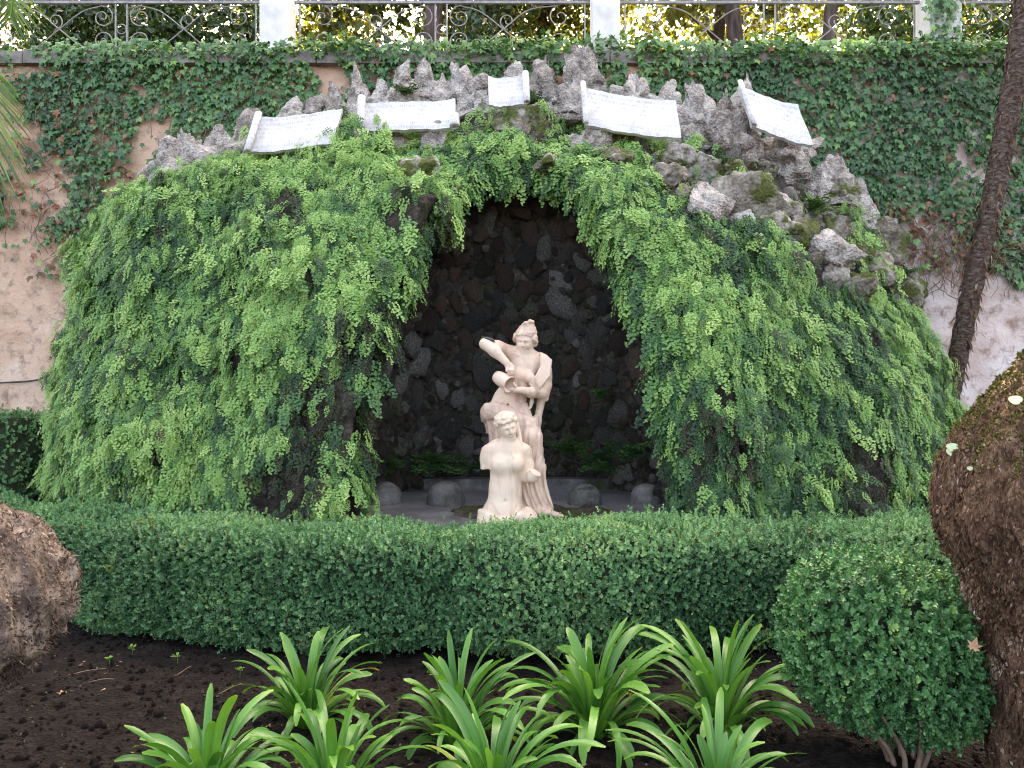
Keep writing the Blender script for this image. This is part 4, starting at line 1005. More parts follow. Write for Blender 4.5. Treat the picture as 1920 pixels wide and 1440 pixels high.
# dry stems hanging where the ivy has died back
def dry_vines(name, boxes, label):
    mb = MB()
    for (x0, x1, z0, z1, cnt) in boxes:
        for _ in range(cnt):
            x, z = random.uniform(x0, x1), random.uniform(z0, z1); a = random.uniform(-.9, .9); p = []
            y = WALL_Y - random.uniform(.03, .12)
            for s_ in range(6):
                p.append((x, y - .02 * s_ * random.random(), z)); a += random.uniform(-.5, .5); st = random.uniform(.04, .10); x += math.sin(a) * st; z -= math.cos(a) * st
            mb.tube(p, [random.uniform(.002, .005)] * 6, 4, False)
    tag(mb.build(name, M['twig']), label, 'vine', kind='stuff')
dry_vines('dry_ivy_stems', [(-4.7, -3.7, 2.7, 3.5, 50), (-5.2, -4.2, 3.2, 4.2, 40), (3.5, 4.9, 2.8, 3.5, 110), (-4.8, -2.0, 3.8, 4.8, 50), (4.0, 5.2, 2.6, 3.2, 60)], 'tangle of dry brown ivy stems where the ivy has died back')
MB().tube(catmull([(-5.6, WALL_Y - .05, 1.60), (-4.95, WALL_Y - .05, 1.63), (-4.75, WALL_Y - .05, 1.69), (-4.4, WALL_Y - .05, 1.78)], 6), .009, 6).build('cable', M['cable'])
tag(bpy.data.objects['cable'], 'thin dark cable strung along the plaster wall left of the grotto', 'cable')

# ================================================================== FENCE AND TERRACE TREES
PIL = [(521, .30), (1134, .285), (1757, .34)]
FY = WALL_Y + .16
plab = ['white rendered fence pillar at the left, clear of ivy at its top', 'bright white fence pillar above the middle of the grotto', 'pale fence pillar at the right with ivy climbing it']
px_x = []
for (px, w), lb in zip(PIL, plab):
    x = (px - 960) / FPX * FY; px_x.append((x, w))
    t = thing('fence_pillar', lb, 'pillar', (x, FY, WALL_TOP), group='pillars of the terrace fence')
    o = MB().box((-w / 2, -w / 2, -.01), (w / 2, w / 2, 1.05)).build('shaft', M['pillar'], t, smooth=False)
    bv = o.modifiers.new('b', 'BEVEL'); bv.width = .012; bv.segments = 2
    MB().box((-w / 2 - .04, -w / 2 - .04, 1.053), (w / 2 + .04, w / 2 + .04, 1.13)).build('cap', M['pillar'], o, smooth=False)
def spiral(cx, cz, r0, a0, turns, sgn):
    t = np.linspace(0, 1, 26); r = .016 + (r0 - .016) * t; a = a0 - sgn * (1 - t) * turns * 2 * math.pi
    return np.stack([cx + r * np.cos(a), 0 * t, cz + r * np.sin(a)], 1)
def fence_panel(x0, x1, label, xc=None):
    t = thing('iron_fence_panel', label, 'fence', (0, FY, WALL_TOP), group='wrought iron fence panels')
    H = .60; xc = (x0 + x1) / 2 if xc is None else xc
    MB().box((x0, -.018, H), (x1, .018, H + .028)).build('top_rail', M['iron'], t, smooth=False)
    MB().box((x0, -.012, .055), (x1, .012, .075)).build('bottom_rail', M['iron'], t, smooth=False)
    for x in (x0 + .05, xc - .06, xc + .06, x1 - .05):
        MB().box((x - .008, -.010, .0), (x + .008, .010, H)).build('bar', M['iron'], t, smooth=False)
    a = np.linspace(0, 2 * math.pi, 24); MB().tube(np.stack([xc + .05 * np.cos(a), 0 * a, .335 + .05 * np.sin(a)], 1), .006, 5, False).build('ring', M['iron'], t)
    hwid = (x1 - x0) / 2
    for sd in (-1, 1):
        for up in (-1, 1):
            cz = .335 + up * .125
            s1 = spiral(0, cz, .122, up * R(90), 1.6, -up)             # curl by the centre bars, leaving at top / bottom going outward
            s1[:, 0] = xc + sd * (.20 + s1[:, 0] * 1.0)
            far = xc + sd * min(1.25, hwid - .28)
            mid = [(xc + sd * .42, 0, .335 + up * .18), (xc + sd * .68, 0, .335 - up * .02), (xc + sd * .92, 0, .335 - up * .20)]
            s2 = spiral(0, .335 - up * .13, .12, -up * R(90), 1.35, up)[::-1]; s2[:, 0] = far + sd * s2[:, 0]
            pts = np.vstack([s1, catmull(np.vstack([s1[-1:], mid, s2[:1]]), 7)[1:-1], s2])
            MB().tube(pts, .0068, 6).build('scrollwork', M['iron'], t)
        if hwid > 1.3:
            s3 = spiral(0, .42, .09, R(-90), 1.3, 1); s3[:, 0] = xc + sd * (.70 + s3[:, 0]); MB().tube(s3, .0065, 6).build('scrollwork', M['iron'], t)
fence_panel(-5.9, px_x[0][0] - .18, 'wrought iron fence panel left of the left pillar', xc=(228 - 960) / FPX * FY)
fence_panel(px_x[0][0] + .18, px_x[1][0] - .16, 'wrought iron fence panel between the left and middle pillars', xc=(827 - 960) / FPX * FY)
fence_panel(px_x[1][0] + .16, px_x[2][0] - .19, 'wrought iron fence panel between the middle and right pillars')
fence_panel(px_x[2][0] + .19, 7.2, 'wrought iron fence panel right of the ivied pillar')

def crown_pts(lobes, dens):
    out = []
    for (c, r) in lobes:
        m = int(dens * r[0] * r[1] * r[2] * 4.2)
        d = unit(RNG.normal(size=(m, 3))) * (RNG.random((m, 1)) ** .45); out.append(np.array(c) + d * np.array(r))
    return np.concatenate(out)
def terrace_tree(x, y, rad, lean, lobes, label, tint0, dens=60, protos=None, h=5.5, mat='bark_far'):
    t = thing('tree', label, 'tree', (x, y, WALL_TOP - .2), group='trees on the terrace')
    pts = catmull([(0, 0, -.1), (lean * .3, 0, 1.4), (lean * .7, .1, 3.0), (lean, .2, h)], 6)
    rr = np.linspace(rad, rad * .55, len(pts)) * (1 + .08 * np.sin(np.arange(len(pts)) * 1.7)); rr[0] *= 1.25
    tk = MB().tube(pts, rr, 12).build('trunk', M[mat], t)
    for i in range(4):
        a = i * 1.7 + x; b = pts[10 + i * 2]
        MB().tube(catmull([b, b + np.array([math.cos(a) * .7, math.sin(a) * .6, .5]), b + np.array([math.cos(a) * 1.6, math.sin(a) * 1.3, 1.0])], 5), np.linspace(rad * .42, rad * .12, 11), 7).build('limb', M[mat], tk)
    P_ = crown_pts(lobes, dens); m = len(P_)
    ti_ = np.clip(tint0 + RNG.normal(size=m) * .2, 0, 1)
    o = scatter('crown', P_, RNG.uniform(-3, 3, (m, 3)), RNG.uniform(.7, 1.3, m), ti_, protos or canopy_protos, t)
    o['kind'] = 'stuff'
def Lb(*a): return [((c[0], c[1], c[2]), (c[3], c[4], c[5])) for c in a]
TX = lambda px, Y: (px - 960) / FPX * Y
terrace_tree(TX(800, 11.2), 11.2, .15, .2, Lb((.2, 0, 5.2, 2.4, 1.8, 2.0), (-.9, .2, 2.4, .8, .6, .7), (.9, .5, 2.3, .7, .6, .6), (.3, 1.2, 3.0, 1.4, .8, 1.0)), 'dark trunked tree behind the fence above the left middle scroll', .35)
terrace_tree(TX(1395, 11.6), 11.6, .14, -.3, Lb((0, 0, 5.2, 2.2, 1.8, 2.0), (-.8, .5, 2.4, .6, .6, .6), (.7, .7, 2.6, .7, .5, .5)), 'straight brown tree behind the fence over the right scrolls', .8)
terrace_tree(TX(1330, 13.0), 13.0, .13, .3, Lb((0, .3, 5.6, 2.2, 2, 2.2), (.5, .4, 2.9, .9, .5, .5)), 'thin brown tree set back behind the fence, beside the straight one', .75)
terrace_tree(TX(1530, 11.0), 11.0, .11, .5, Lb((.3, 0, 5.0, 2.2, 1.8, 2.0), (.5, .3, 2.2, .8, .5, .5)), 'thin leaning tree behind the fence left of the ivied pillar', .6)
terrace_tree(TX(640, 13.5), 13.5, .13, -.4, Lb((0, 0, 5.5, 2.4, 1.8, 2.2), (-.2, .2, 2.7, 1.0, .7, .6)), 'yellow leaved tree behind the fence next to the left pillar', .85)
terrace_tree(TX(300, 14.0), 14.0, .16, .3, Lb((0, 0, 5.5, 2.8, 2, 2.2), (-1, .2, 2.9, 1.0, .7, .7)), 'tree far behind the fence at the left', .5)
terrace_tree(TX(1800, 13.0), 13.0, .15, -.3, Lb((0, 0, 5.2, 2.6, 2, 2.2), (.4, .3, 2.6, 1.1, .7, .8)), 'yellow leaved tree behind the fence right of the ivied pillar', .8)
terrace_tree(TX(1000, 17.0), 17.0, .16, .2, Lb((0, 0, 6.0, 2.8, 2, 2.2), (-1.4, 0, 3.6, 1.0, .8, .8)), 'distant tree behind the fence near the middle pillar', .7)
for k_, (px_, y_, t0_, lb_) in enumerate(((180, 19, .3, 'dark tree in the far row behind the fence at the left'), (560, 21, .35, 'dark tree in the far row behind the left pillar'), (880, 22, .3, 'dark tree in the far row behind the middle fence panel'),
                           (1200, 21, .35, 'dark tree in the far row right of the middle pillar'), (1480, 20, .4, 'dark tree in the far row behind the right fence panel'), (1760, 21, .35, 'dark tree in the far row behind the ivied pillar'))):
    terrace_tree(TX(px_, y_), y_, .18, .2, Lb((0, 0, 5.5, 2.6, 1.6, 2.6), (-1.2, .2, 3.0, 1.3, .9, 1.5), (1.2, .1, 2.9, 1.3, .9, 1.5), (0, -.3, 2.2, 1.2, .7, 1.2)), lb_, t0_, dens=19)
def terrace_shrub(x, y, lobes, label, tint0, dens=300, protos=None):
    t = thing('shrub', label, 'shrub', (x, y, WALL_TOP - .15), group='shrubs behind the fence')
    for i in range(5): MB().tube(catmull([(i * .05 - .1, 0, 0), (i * .12 - .24, .05, .5), (i * .22 - .44, 0, 1.0)], 4), np.linspace(.025, .01, 9), 5).build('stem', M['bark_far'], t)
    P_ = crown_pts(lobes, dens); m = len(P_)
    o = scatter('foliage', P_, RNG.uniform(-3, 3, (m, 3)), RNG.uniform(.6, 1.1, m), np.clip(tint0 + RNG.normal(size=m) * .25, 0, 1), protos or laurel_protos, t); o['kind'] = 'stuff'
terrace_shrub(TX(150, 9.6), 9.6, Lb((0, 0, .9, .75, .5, .85)), 'glossy green shrub behind the iron fence at the far left', .4)
terrace_shrub(TX(330, 9.7), 9.7, Lb((0, 0, .9, .8, .5, .85)), 'glossy green shrub behind the iron fence just left of the left pillar', .45)
terrace_shrub(TX(470, 10.2), 10.2, Lb((0, 0, .9, .5, .4, .8)), 'dense green shrub half behind the left pillar', .5)
terrace_shrub(TX(1660, 9.6), 9.6, Lb((0, 0, .75, .55, .4, .75)), 'green shrub behind the fence just left of the ivied pillar', .7)
terrace_shrub(TX(1880, 9.7), 9.7, Lb((0, 0, .8, .6, .4, .8)), 'green shrub behind the fence at the far right', .55)
terrace_shrub(TX(730, 10.4), 10.4, Lb((0, 0, .7, .5, .4, .55)), 'dark shrub behind the fence in front of the dark trunked tree', .2)
terrace_shrub(TX(900, 10.6), 10.6, Lb((0, 0, .9, .5, .4, .8)), 'dark shrub behind the fence right of the dark trunked tree', .2)

# ================================================================== HEDGES
def hedge(name, label, path, hw, top, bottom, seed, dens, stems=True, cat='hedge', protos=box_protos, cull=True, group='clipped box hedges', sc=(.85, 1.25)):
    path = np.array(path, float); lo = path.min(0) - hw - .2; hi_ = path.max(0) + hw + .2
    F = Field((lo[0], lo[1], bottom - .1), (hi_[0], hi_[1], top + .2), .04)
    sl, X, Y, Z = F.grid()
    d2 = np.full(np.broadcast_shapes(X.shape, Y.shape), 9.0)
    for a, b in zip(path[:-1], path[1:]):
        d = b - a; t_ = np.clip(((X - a[0]) * d[0] + (Y - a[1]) * d[1]) / d.dot(d), 0, 1)
        d2 = np.minimum(d2, np.hypot(X - a[0] - t_ * d[0], Y - a[1] - t_ * d[1]))
    nn_ = .085 * fbm(X * 2.2, Y * 2.2, Z * 2.2, 3, seed) + .02 * vnoise(X * 9, Y * 9, Z * 9, seed + 5)
    zc, hz = (top + bottom) / 2, (top - bottom) / 2; rd = .13
    qx = np.maximum(d2 - hw + rd, 0); qz = np.maximum(np.abs(Z - zc) - hz + rd, 0)
    sd = np.sqrt(qx ** 2 + qz ** 2) + np.minimum(np.maximum(d2 - hw + rd, np.abs(Z - zc) - hz + rd), 0) - rd + nn_
    t = thing(name, label, cat, (0, 0, 0), group=group)
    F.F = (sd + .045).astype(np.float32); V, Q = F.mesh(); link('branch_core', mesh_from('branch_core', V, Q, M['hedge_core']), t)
    F.F = (sd + .015).astype(np.float32); V, Q = F.mesh()
    P_, N_ = surf_sample(V, Q, dens, lambda c, n: np.where(cull, ((n[:, 1] < .35) | (n[:, 2] > .3)) * 1.0, 1.0) * np.where(fbm(c[:, 0] * 3.2, c[:, 1] * 3.2, c[:, 2] * 3.2, 3, seed + 8) > .52, .12, 1.0) * (.6 + .4 * (fbm(c[:, 0] * 4, c[:, 1] * 4, c[:, 2] * 4, 2, seed + 9) > -.35)))
    m = len(P_)
    ax_ = unit(N_ + np.array([0, 0, .45]) + RNG.normal(size=(m, 3)) * .62); nm_ = RNG.normal(size=(m, 3))
    tops = np.clip((P_[:, 2] - top + .12) / .12, 0, 1)
    ti_ = np.clip(.44 + .46 * fbm(P_[:, 0] * 1.7, P_[:, 1] * 1.7, P_[:, 2] * 2.2, 3, seed + 3) + RNG.normal(size=m) * .22 + .08 * tops, .05, .95)
    yel = fbm(P_[:, 0] * 2.1, P_[:, 1] * 2.1, P_[:, 2] * 2.1, 2, seed + 30); u_ = RNG.random(m)
    ti_ = np.where((yel > .52) & (u_ < .35), RNG.uniform(.97, 1, m), ti_); ti_ = np.where(u_ > .992, RNG.uniform(0, .03, m), ti_)
    P_ = P_ + N_ * (RNG.uniform(-.045, .02, (m, 1)) + .03 * np.clip(fbm(P_[:, 0] * 8, P_[:, 1] * 8, P_[:, 2] * 8, 2, seed + 40), -1, 1)[:, None])
    P_ = P_ + N_ * (.05 * (RNG.random((m, 1)) < .035))
    o = scatter('foliage', P_, frame_euler(ax_, nm_), RNG.uniform(*sc, m), ti_, protos, t); o['kind'] = 'stuff'
    if stems:
        L = np.linalg.norm(np.diff(path, axis=0), axis=1); cum = np.concatenate([[0], np.cumsum(L)])
        for s_ in np.arange(.2, cum[-1], .32):
            bx = np.interp(s_, cum, path[:, 0]) + random.uniform(-.05, .05); by = np.interp(s_, cum, path[:, 1]) - random.uniform(.0, hw * .5)
            MB().tube([(bx, by, -.05), (bx + random.uniform(-.05, .05), by, .15), (bx + random.uniform(-.12, .12), by, .32)], [.012, .010, .007], 5).build('stem', M['twig'], t)
    return t, m
_, m = hedge('box_hedge', 'long clipped box hedge curving across the front of the grotto', [(-4.9, 6.5), (-3.6, 5.95), (-2.5, 5.42), (-1.6, 5.07), (-.8, 4.97), (0, 4.95), (1.4, 4.97), (2.3, 5.12), (3.2, 5.5), (4.4, 6.0)], .36, .69, .05, 71, 4000, sc=(.60, .98))
print('hedge sprigs', m)
hedge('box_hedge', 'short dark box hedge against the wall at the left of the grotto', [(-6.5, 7.5), (-4.75, 7.6)], .4, 1.32, .1, 73, 700, stems=False)

# round box bush in front, on thin bare stems
bc = np.array([1.585, 3.45, .535])
F = Field((1.05, 2.95, .0), (2.15, 3.95, 1.05), .03)
sl, X, Y, Z = F.grid(); x, y, z = X - bc[0], Y - bc[1], Z - bc[2]
z2 = z + .16 * x + .05
kk = ((np.abs(x) / .37) ** 2.7 + (np.abs(y) / .33) ** 2.5 + (np.abs(z2) / .345) ** 2.5) ** (1 / 2.5) - 1
kk = kk * .36 + .055 * fbm(X * 4, Y * 4, Z * 4, 3, 81)
bush = thing('box_bush', 'rounded leafy box bush on bare stems in front of the hedge', 'bush', (bc[0], bc[1], 0))
def rel(v): return v - np.array([bc[0], bc[1], 0])
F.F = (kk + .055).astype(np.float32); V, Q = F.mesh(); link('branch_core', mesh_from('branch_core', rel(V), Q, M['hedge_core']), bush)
F.F = (kk + .015).astype(np.float32); V, Q = F.mesh()
P_, N_ = surf_sample(V, Q, 2900); m = len(P_)
ax_ = unit(N_ + np.array([0, 0, .35]) + RNG.normal(size=(m, 3)) * .65)
ti_ = np.clip(.45 + .3 * fbm(P_[:, 0] * 5, P_[:, 1] * 5, P_[:, 2] * 5, 2, 83) + RNG.normal(size=m) * .17, 0, 1)
o = scatter('foliage', rel(P_ + N_ * RNG.uniform(-.04, .03, (m, 1))), frame_euler(ax_, RNG.normal(size=(m, 3))), RNG.uniform(.55, .9, m), ti_, bush_protos, bush); o['kind'] = 'stuff'
for i in range(9):
    a = i * .7; MB().tube(catmull([(.05 * math.cos(a) + .08, -.05 + .05 * math.sin(a), -.05), (.10 * math.cos(a) + .06, -.08 + .1 * math.sin(a), .1), (.22 * math.cos(a), -.05 + .2 * math.sin(a), .28)], 4), np.linspace(.014, .007, 9), 6).build('stem', M['twig'], bush)

# ================================================================== TREE TRUNKS AT THE EDGES
def trunk(name, label, lo, hi, build, mat, h=.014, fibres=0, fmat=None):
    F = Field(lo, hi, h); build(F); sl, X, Y, Z = F.grid(); return F
# right: fibrous trunk bending in from the edge
F = Field((1.35, 2.5, -.1), (4.15, 3.9, 4.3), .018)
F.path([(2.33, 3.12, -.15), (2.32, 3.12, .3), (2.28, 3.1, .7), (2.15, 3.08, 1.02), (2.09, 3.05, 1.16), (2.28, 3.08, 1.40), (2.64, 3.15, 1.76), (3.1, 3.2, 2.3), (3.4, 3.25, 3.1), (3.5, 3.25, 4.6)], [.44, .41, .40, .41, .42, .40, .36, .34, .31, .28], .12)
sl, X, Y, Z = F.grid()
F.F += (.045 * fbm(X * 3.2, Y * 3.2, Z * 2.4, 3, 101) + .055 * np.abs(vnoise(X * 11, Y * 11, Z * 6, 103)) + .026 * np.abs(vnoise(X * 26, Y * 26, Z * 12, 104))).astype(np.float32)
V, Q = F.mesh()
tr = thing('tree', 'massive red brown fibrous tree trunk bulging in from the right edge', 'tree', (2.3, 3.12, 0))
def relto(v, o): return v - np.array(o)
link('trunk', mesh_from('trunk', relto(V, (2.3, 3.12, 0)), Q, M['bark_fibre']), tr)
def strip_proto(nm, mat, L=1.0, w=.10):
    r = random.Random(len(nm)); V_ = []; F_ = []
    for i in range(4):
        t_ = i / 3; ww = w * (1 - .75 * t_ ** 2); V_ += [(-ww, t_ * L, .10 * math.sin(t_ * 3)), (ww, t_ * L, .10 * math.sin(t_ * 3) - .02)]
        if i: b = i * 2; F_.append((b - 2, b - 1, b + 1, b))
    return proto(nm, V_, F_, mat)
M['fibre'] = leaf_mat('bark_fibre_strip', [(0, (.025, .013, .008)), (.45, (.105, .057, .035)), (.75, (.20, .125, .08)), (1, (.44, .35, .28))], .9, 0, spec=.15)
fp = [strip_proto('fibre_shape', M['fibre']), strip_proto('fibre_shape_thin', M['fibre'], 1.0, .05)]
P_, N_ = surf_sample(V, Q, 5000, lambda c, n: ((n[:, 0] < .45) & (n[:, 1] < .5) & (c[:, 0] < 2.6)) * 1.0); m = len(P_)
ax_ = unit(np.array([-.02, 0, -1.0]) + N_ * RNG.uniform(.1, .55, (m, 1)) + RNG.normal(size=(m, 3)) * .22)
tt = np.clip(.36 + .40 * fbm(P_[:, 0] * 7, P_[:, 1] * 7, P_[:, 2] * 4.5, 3, 105) + RNG.normal(size=m) * .24 + .55 * np.exp(-((P_[:, 2] - .62) / .28) ** 2) * (fbm(P_[:, 0] * 5, P_[:, 1] * 5, P_[:, 2] * 5, 2, 106) > .12), 0, 1)
o = scatter('bark_fibres', relto(P_, (2.3, 3.12, 0)), frame_euler(ax_, N_), RNG.uniform(.008, .026, m), tt, fp, tr); o['kind'] = 'stuff'
def flake_proto(nm, mat, sd):
    r = random.Random(sd); k_ = 7; V_ = [(0, .5, .10)] + [(math.cos(6.283 * i / k_) * r.uniform(.25, .45), .5 + math.sin(6.283 * i / k_) * r.uniform(.4, .65), r.uniform(-.12, .12)) for i in range(k_)]
    return proto(nm, V_, [(0, i + 1, (i + 1) % k_ + 1) for i in range(k_)], mat)
fk = [flake_proto('flake_shape', M['fibre'], i) for i in range(3)]
P_, N_ = surf_sample(V, Q, 5200, lambda c, n: ((n[:, 0] < .45) & (n[:, 1] < .5) & (c[:, 0] < 2.6)) * 1.0); m = len(P_)
tt = np.clip(.40 + .55 * fbm(P_[:, 0] * 9, P_[:, 1] * 9, P_[:, 2] * 6, 3, 108) + RNG.normal(size=m) * .15 + .45 * np.exp(-((P_[:, 2] - .62) / .3) ** 2) * (fbm(P_[:, 0] * 5, P_[:, 1] * 5, P_[:, 2] * 5, 2, 106) > .1), 0, 1)
o = scatter('bark_flakes', relto(P_ + N_ * .004, (2.3, 3.12, 0)), frame_euler(unit(np.array([0, 0, -1.0]) + RNG.normal(size=(m, 3)) * .4), unit(N_ + RNG.normal(size=(m, 3)) * .30)), RNG.uniform(.006, .020, m), tt, fk, tr); o['kind'] = 'stuff'
# moss on the upper shoulder of the trunk
P_, N_ = surf_sample(V, Q, 9000, lambda c, n: ((n[:, 2] > .30) & (c[:, 2] > 1.25) & (n[:, 1] < .4) & (c[:, 0] < 2.5) & (fbm(c[:, 0] * 6, c[:, 1] * 6, c[:, 2] * 6, 2, 107) > -.25)) * 1.0); m = len(P_)
M['moss'] = leaf_mat('bark_moss', [(0, (.05, .06, .012)), (.6, (.10, .11, .02)), (1, (.17, .17, .04))], .9, 0, spec=.1)
mp_ = [strip_proto('moss_shape', M['moss'], 1.0, .25)]
o = scatter('moss', relto(P_, (2.3, 3.12, 0)), frame_euler(unit(N_ + RNG.normal(size=(m, 3)) * .6), RNG.normal(size=(m, 3))), RNG.uniform(.008, .016, m), RNG.random(m), mp_, tr); o['kind'] = 'stuff'
trunk_V = V

# left: knotty bulge of a trunk
F = Field((-3.1, 2.4, -.1), (-1.45, 3.7, 2.4), .016)
F.path([(-2.75, 3.05, -.15), (-2.66, 3.05, .35), (-2.5, 3.05, 1.1), (-2.75, 3.05, 2.4)], [.34, .33, .36, .33], .1)
F.ell((-2.07, 3.0, .80), (.40, .38, .36), .12, (0, R(28), 0)); F.ell((-2.3, 3.0, 1.0), (.38, .36, .30), .15, (0, R(42), 0)); F.ell((-2.2, 3.0, .58), (.30, .34, .28), .15)
sl, X, Y, Z = F.grid()
F.F += (.075 * fbm(X * 3.4, Y * 3.4, Z * 3.4, 3, 111) + .055 * np.abs(vnoise(X * 9, Y * 9, Z * 9, 113)) + .030 * np.abs(vnoise(X * 24, Y * 24, Z * 20, 114))).astype(np.float32)
V, Q = F.mesh()
tl = thing('tree', 'knotty brown tree trunk bulging in from the left edge', 'tree', (-2.7, 3.05, 0))
link('trunk', mesh_from('trunk', relto(V, (-2.7, 3.05, 0)), Q, M['bark_knot']), tl)
M['fibre2'] = leaf_mat('knot_bark_strip', [(0, (.03, .020, .016)), (.5, (.13, .09, .07)), (.8, (.27, .21, .18)), (1, (.48, .43, .41))], .9, 0, spec=.15)
fp2 = [strip_proto('bark_shape', M['fibre2']), strip_proto('bark_shape_thin', M['fibre2'], 1.0, .06)]
P_, N_ = surf_sample(V, Q, 2400, lambda c, n: ((n[:, 0] > -.3) & (n[:, 1] < .5) & (c[:, 0] > -2.5)) * 1.0); m = len(P_)
ax_ = unit(RNG.normal(size=(m, 3)) * .6 + np.array([.3, 0, -.6]) + N_ * .25)
tt = np.clip(.32 + .35 * fbm(P_[:, 0] * 6, P_[:, 1] * 6, P_[:, 2] * 6, 3, 115) + np.clip((P_[:, 2] - .8) * .5, -.1, .25) + RNG.normal(size=m) * .18, 0, 1)
o = scatter('bark_fibres', relto(P_, (-2.7, 3.05, 0)), frame_euler(ax_, N_), RNG.uniform(.012, .035, m), tt, fp2, tl); o['kind'] = 'stuff'

fk2 = [flake_proto('flake_shape', M['fibre2'], 5 + i) for i in range(3)]
P_, N_ = surf_sample(V, Q, 4000, lambda c, n: ((n[:, 0] > -.3) & (n[:, 1] < .5) & (c[:, 0] > -2.5)) * 1.0); m = len(P_)
tt = np.clip(.36 + .5 * fbm(P_[:, 0] * 8, P_[:, 1] * 8, P_[:, 2] * 8, 3, 118) + np.clip((P_[:, 2] - .8) * .5, -.1, .25) + RNG.normal(size=m) * .13, 0, 1)
o = scatter('bark_flakes', relto(P_ + N_ * .004, (-2.7, 3.05, 0)), frame_euler(RNG.normal(size=(m, 3)), unit(N_ + RNG.normal(size=(m, 3)) * .28)), RNG.uniform(.005, .015, m), tt, fk2, tl); o['kind'] = 'stuff'

# right background: slender leaning palm trunk in front of the wall
t = thing('palm_tree', 'slender leaning brown palm trunk before the wall right of the grotto', 'palm', (4.0, 7.7, 0))
pts = catmull([(0, 0, -.1), (.12, 0, 1.0), (.34, 0, 2.2), (.62, -.02, 3.5), (.86, -.05, 5.0), (1.0, -.1, 6.4)], 14)
n_ = len(pts); rr = np.interp(np.linspace(0, 1, n_), [0, .3, 1], [.12, .085, .115]) * (1 + .07 * np.sin(np.arange(n_) * 2.4))
v, f = tube_geo(pts, rr, 18); nz_ = fbm(v[:, 0] * 14, v[:, 1] * 14, v[:, 2] * 7, 3, 121); v[:, :2] += nz_[:, None] * .014
link('trunk', mesh_from('trunk', v, f, M['palm_bark']), t)
m = 1500; k_ = RNG.integers(6, n_ - 1, m); a_ = RNG.uniform(0, 6.28, m); nn_ = np.stack([np.cos(a_), np.sin(a_), 0 * a_], 1)
P_ = pts[k_] + nn_ * rr[k_][:, None] * .98 + np.stack([0 * a_, 0 * a_, RNG.uniform(-.05, .05, m)], 1)
o = scatter('bark_fibres', P_, frame_euler(unit(nn_ * .35 + np.array([0, 0, -1]) + RNG.normal(size=(m, 3)) * .25), nn_), RNG.uniform(.04, .12, m), np.clip(RNG.normal(size=m) * .25 + .35, 0, 1), fp, t); o['kind'] = 'stuff'

# ------------------------------------------------------------------ palm fronds hanging in at the upper left
def palm_frond(loc, pts, label, nleaf, ll):
    t = thing('palm_frond', label, 'palm frond', loc, group='palm fronds at the upper left')
    sp_ = catmull(pts, 10); MB().tube(sp_, np.linspace(.012, .004, len(sp_)), 6).build('rachis', M['sprout'], t)
    tg = np.gradient(sp_, axis=0); tg = unit(tg)
    for i in range(nleaf):
        u = (i + .5) / nleaf * (len(sp_) - 1); k0 = int(u); b = sp_[k0]; d0 = tg[k0]
        for sd in (-1, 1):
            sidev = np.cross(d0, [0, -1, 0.15]); sidev /= np.linalg.norm(sidev) + 1e-9
            d = unit((d0 * .75 + sidev * sd * .65 + np.array([0, random.uniform(-.25, .05), -.10]))[None])[0]; L = ll * (1 - .45 * abs(2 * i / nleaf - .8)) * random.uniform(.9, 1.1)
            nrm = np.cross(d, sidev); w = .008; V_ = []; F_ = []
            for s_ in range(5):
                tt_ = s_ / 4; c_ = b + d * L * tt_ + np.array([0, 0, -.10 * L * tt_ ** 2]); ww = w * (1 - .85 * tt_ ** 1.5); sv = np.cross(d, [0, -1, 0]); sv = sv / (np.linalg.norm(sv) + 1e-9)
                V_ += [c_ - sv * ww, c_ + sv * ww + np.array([0, .004, 0])]
                if s_: q_ = s_ * 2; F_.append((q_ - 2, q_ - 1, q_ + 1, q_))
            link('leaflet', mesh_from('leaflet', V_, F_, M['palm']), t)
palm_frond(at(-28, 110, 5.0), [(0, 0, 0), (.05, 0, -.25), (.04, 0, -.55), (-.04, 0, -.85), (-.14, 0, -1.1)], 'green palm frond hanging down at the left edge in front of the ivy', 44, .44)
palm_frond(at(-10, -60, 5.2), [(0, 0, 0), (.08, 0, -.10), (.11, 0, -.22), (.10, 0, -.33)], 'short sunlit palm frond in the top left corner', 20, .34)

# ================================================================== STRAP-LEAVED PLANTS
def strap_leaf(L, w, e0, bend, twist, sway):
    """blade leaving the crown along +X at elevation e0 and arching over"""
    n_ = 13; p = np.array([0., 0., 0.]); e = e0; y = 0; V_ = []; UV = []
    for i in range(n_ + 1):
        t_ = i / n_
        ww = w * (np.interp(t_, [0, .12, .45, .75, .90, .97, 1.0], [.62, .78, 1.0, 1.0, .90, .66, .26]))
        ro = twist * t_; cs, sn = math.cos(ro), math.sin(ro); ch = .34 * ww * (1 - .55 * t_)
        nx_, nz_ = -math.sin(e), math.cos(e)
        for k_, s_ in enumerate((-1, -.5, 0, .5, 1)):
            off = s_ * ww; lift = ch * abs(s_) ** 1.5
            V_.append((p[0] + nx_ * (lift * cs + off * sn), y + off * cs - lift * sn, p[2] + nz_ * (lift * cs + off * sn))); UV.append((k_ / 4, t_, 0))
        st = L / n_; p = p + np.array([math.cos(e) * st, 0, math.sin(e) * st]); y += sway * st * t_
        e -= bend / n_ * (.25 + 1.6 * t_)
    F_ = [(i * 5 + k_, (i + 1) * 5 + k_, (i + 1) * 5 + k_ + 1, i * 5 + k_ + 1) for i in range(n_) for k_ in range(4)]
    me = mesh_from('leaf', V_, F_, M['strap'])
    at_ = me.attributes.new('lu', 'FLOAT_VECTOR', 'POINT'); at_.data.foreach_set('vector', np.array(UV, np.float32).ravel())
    return me
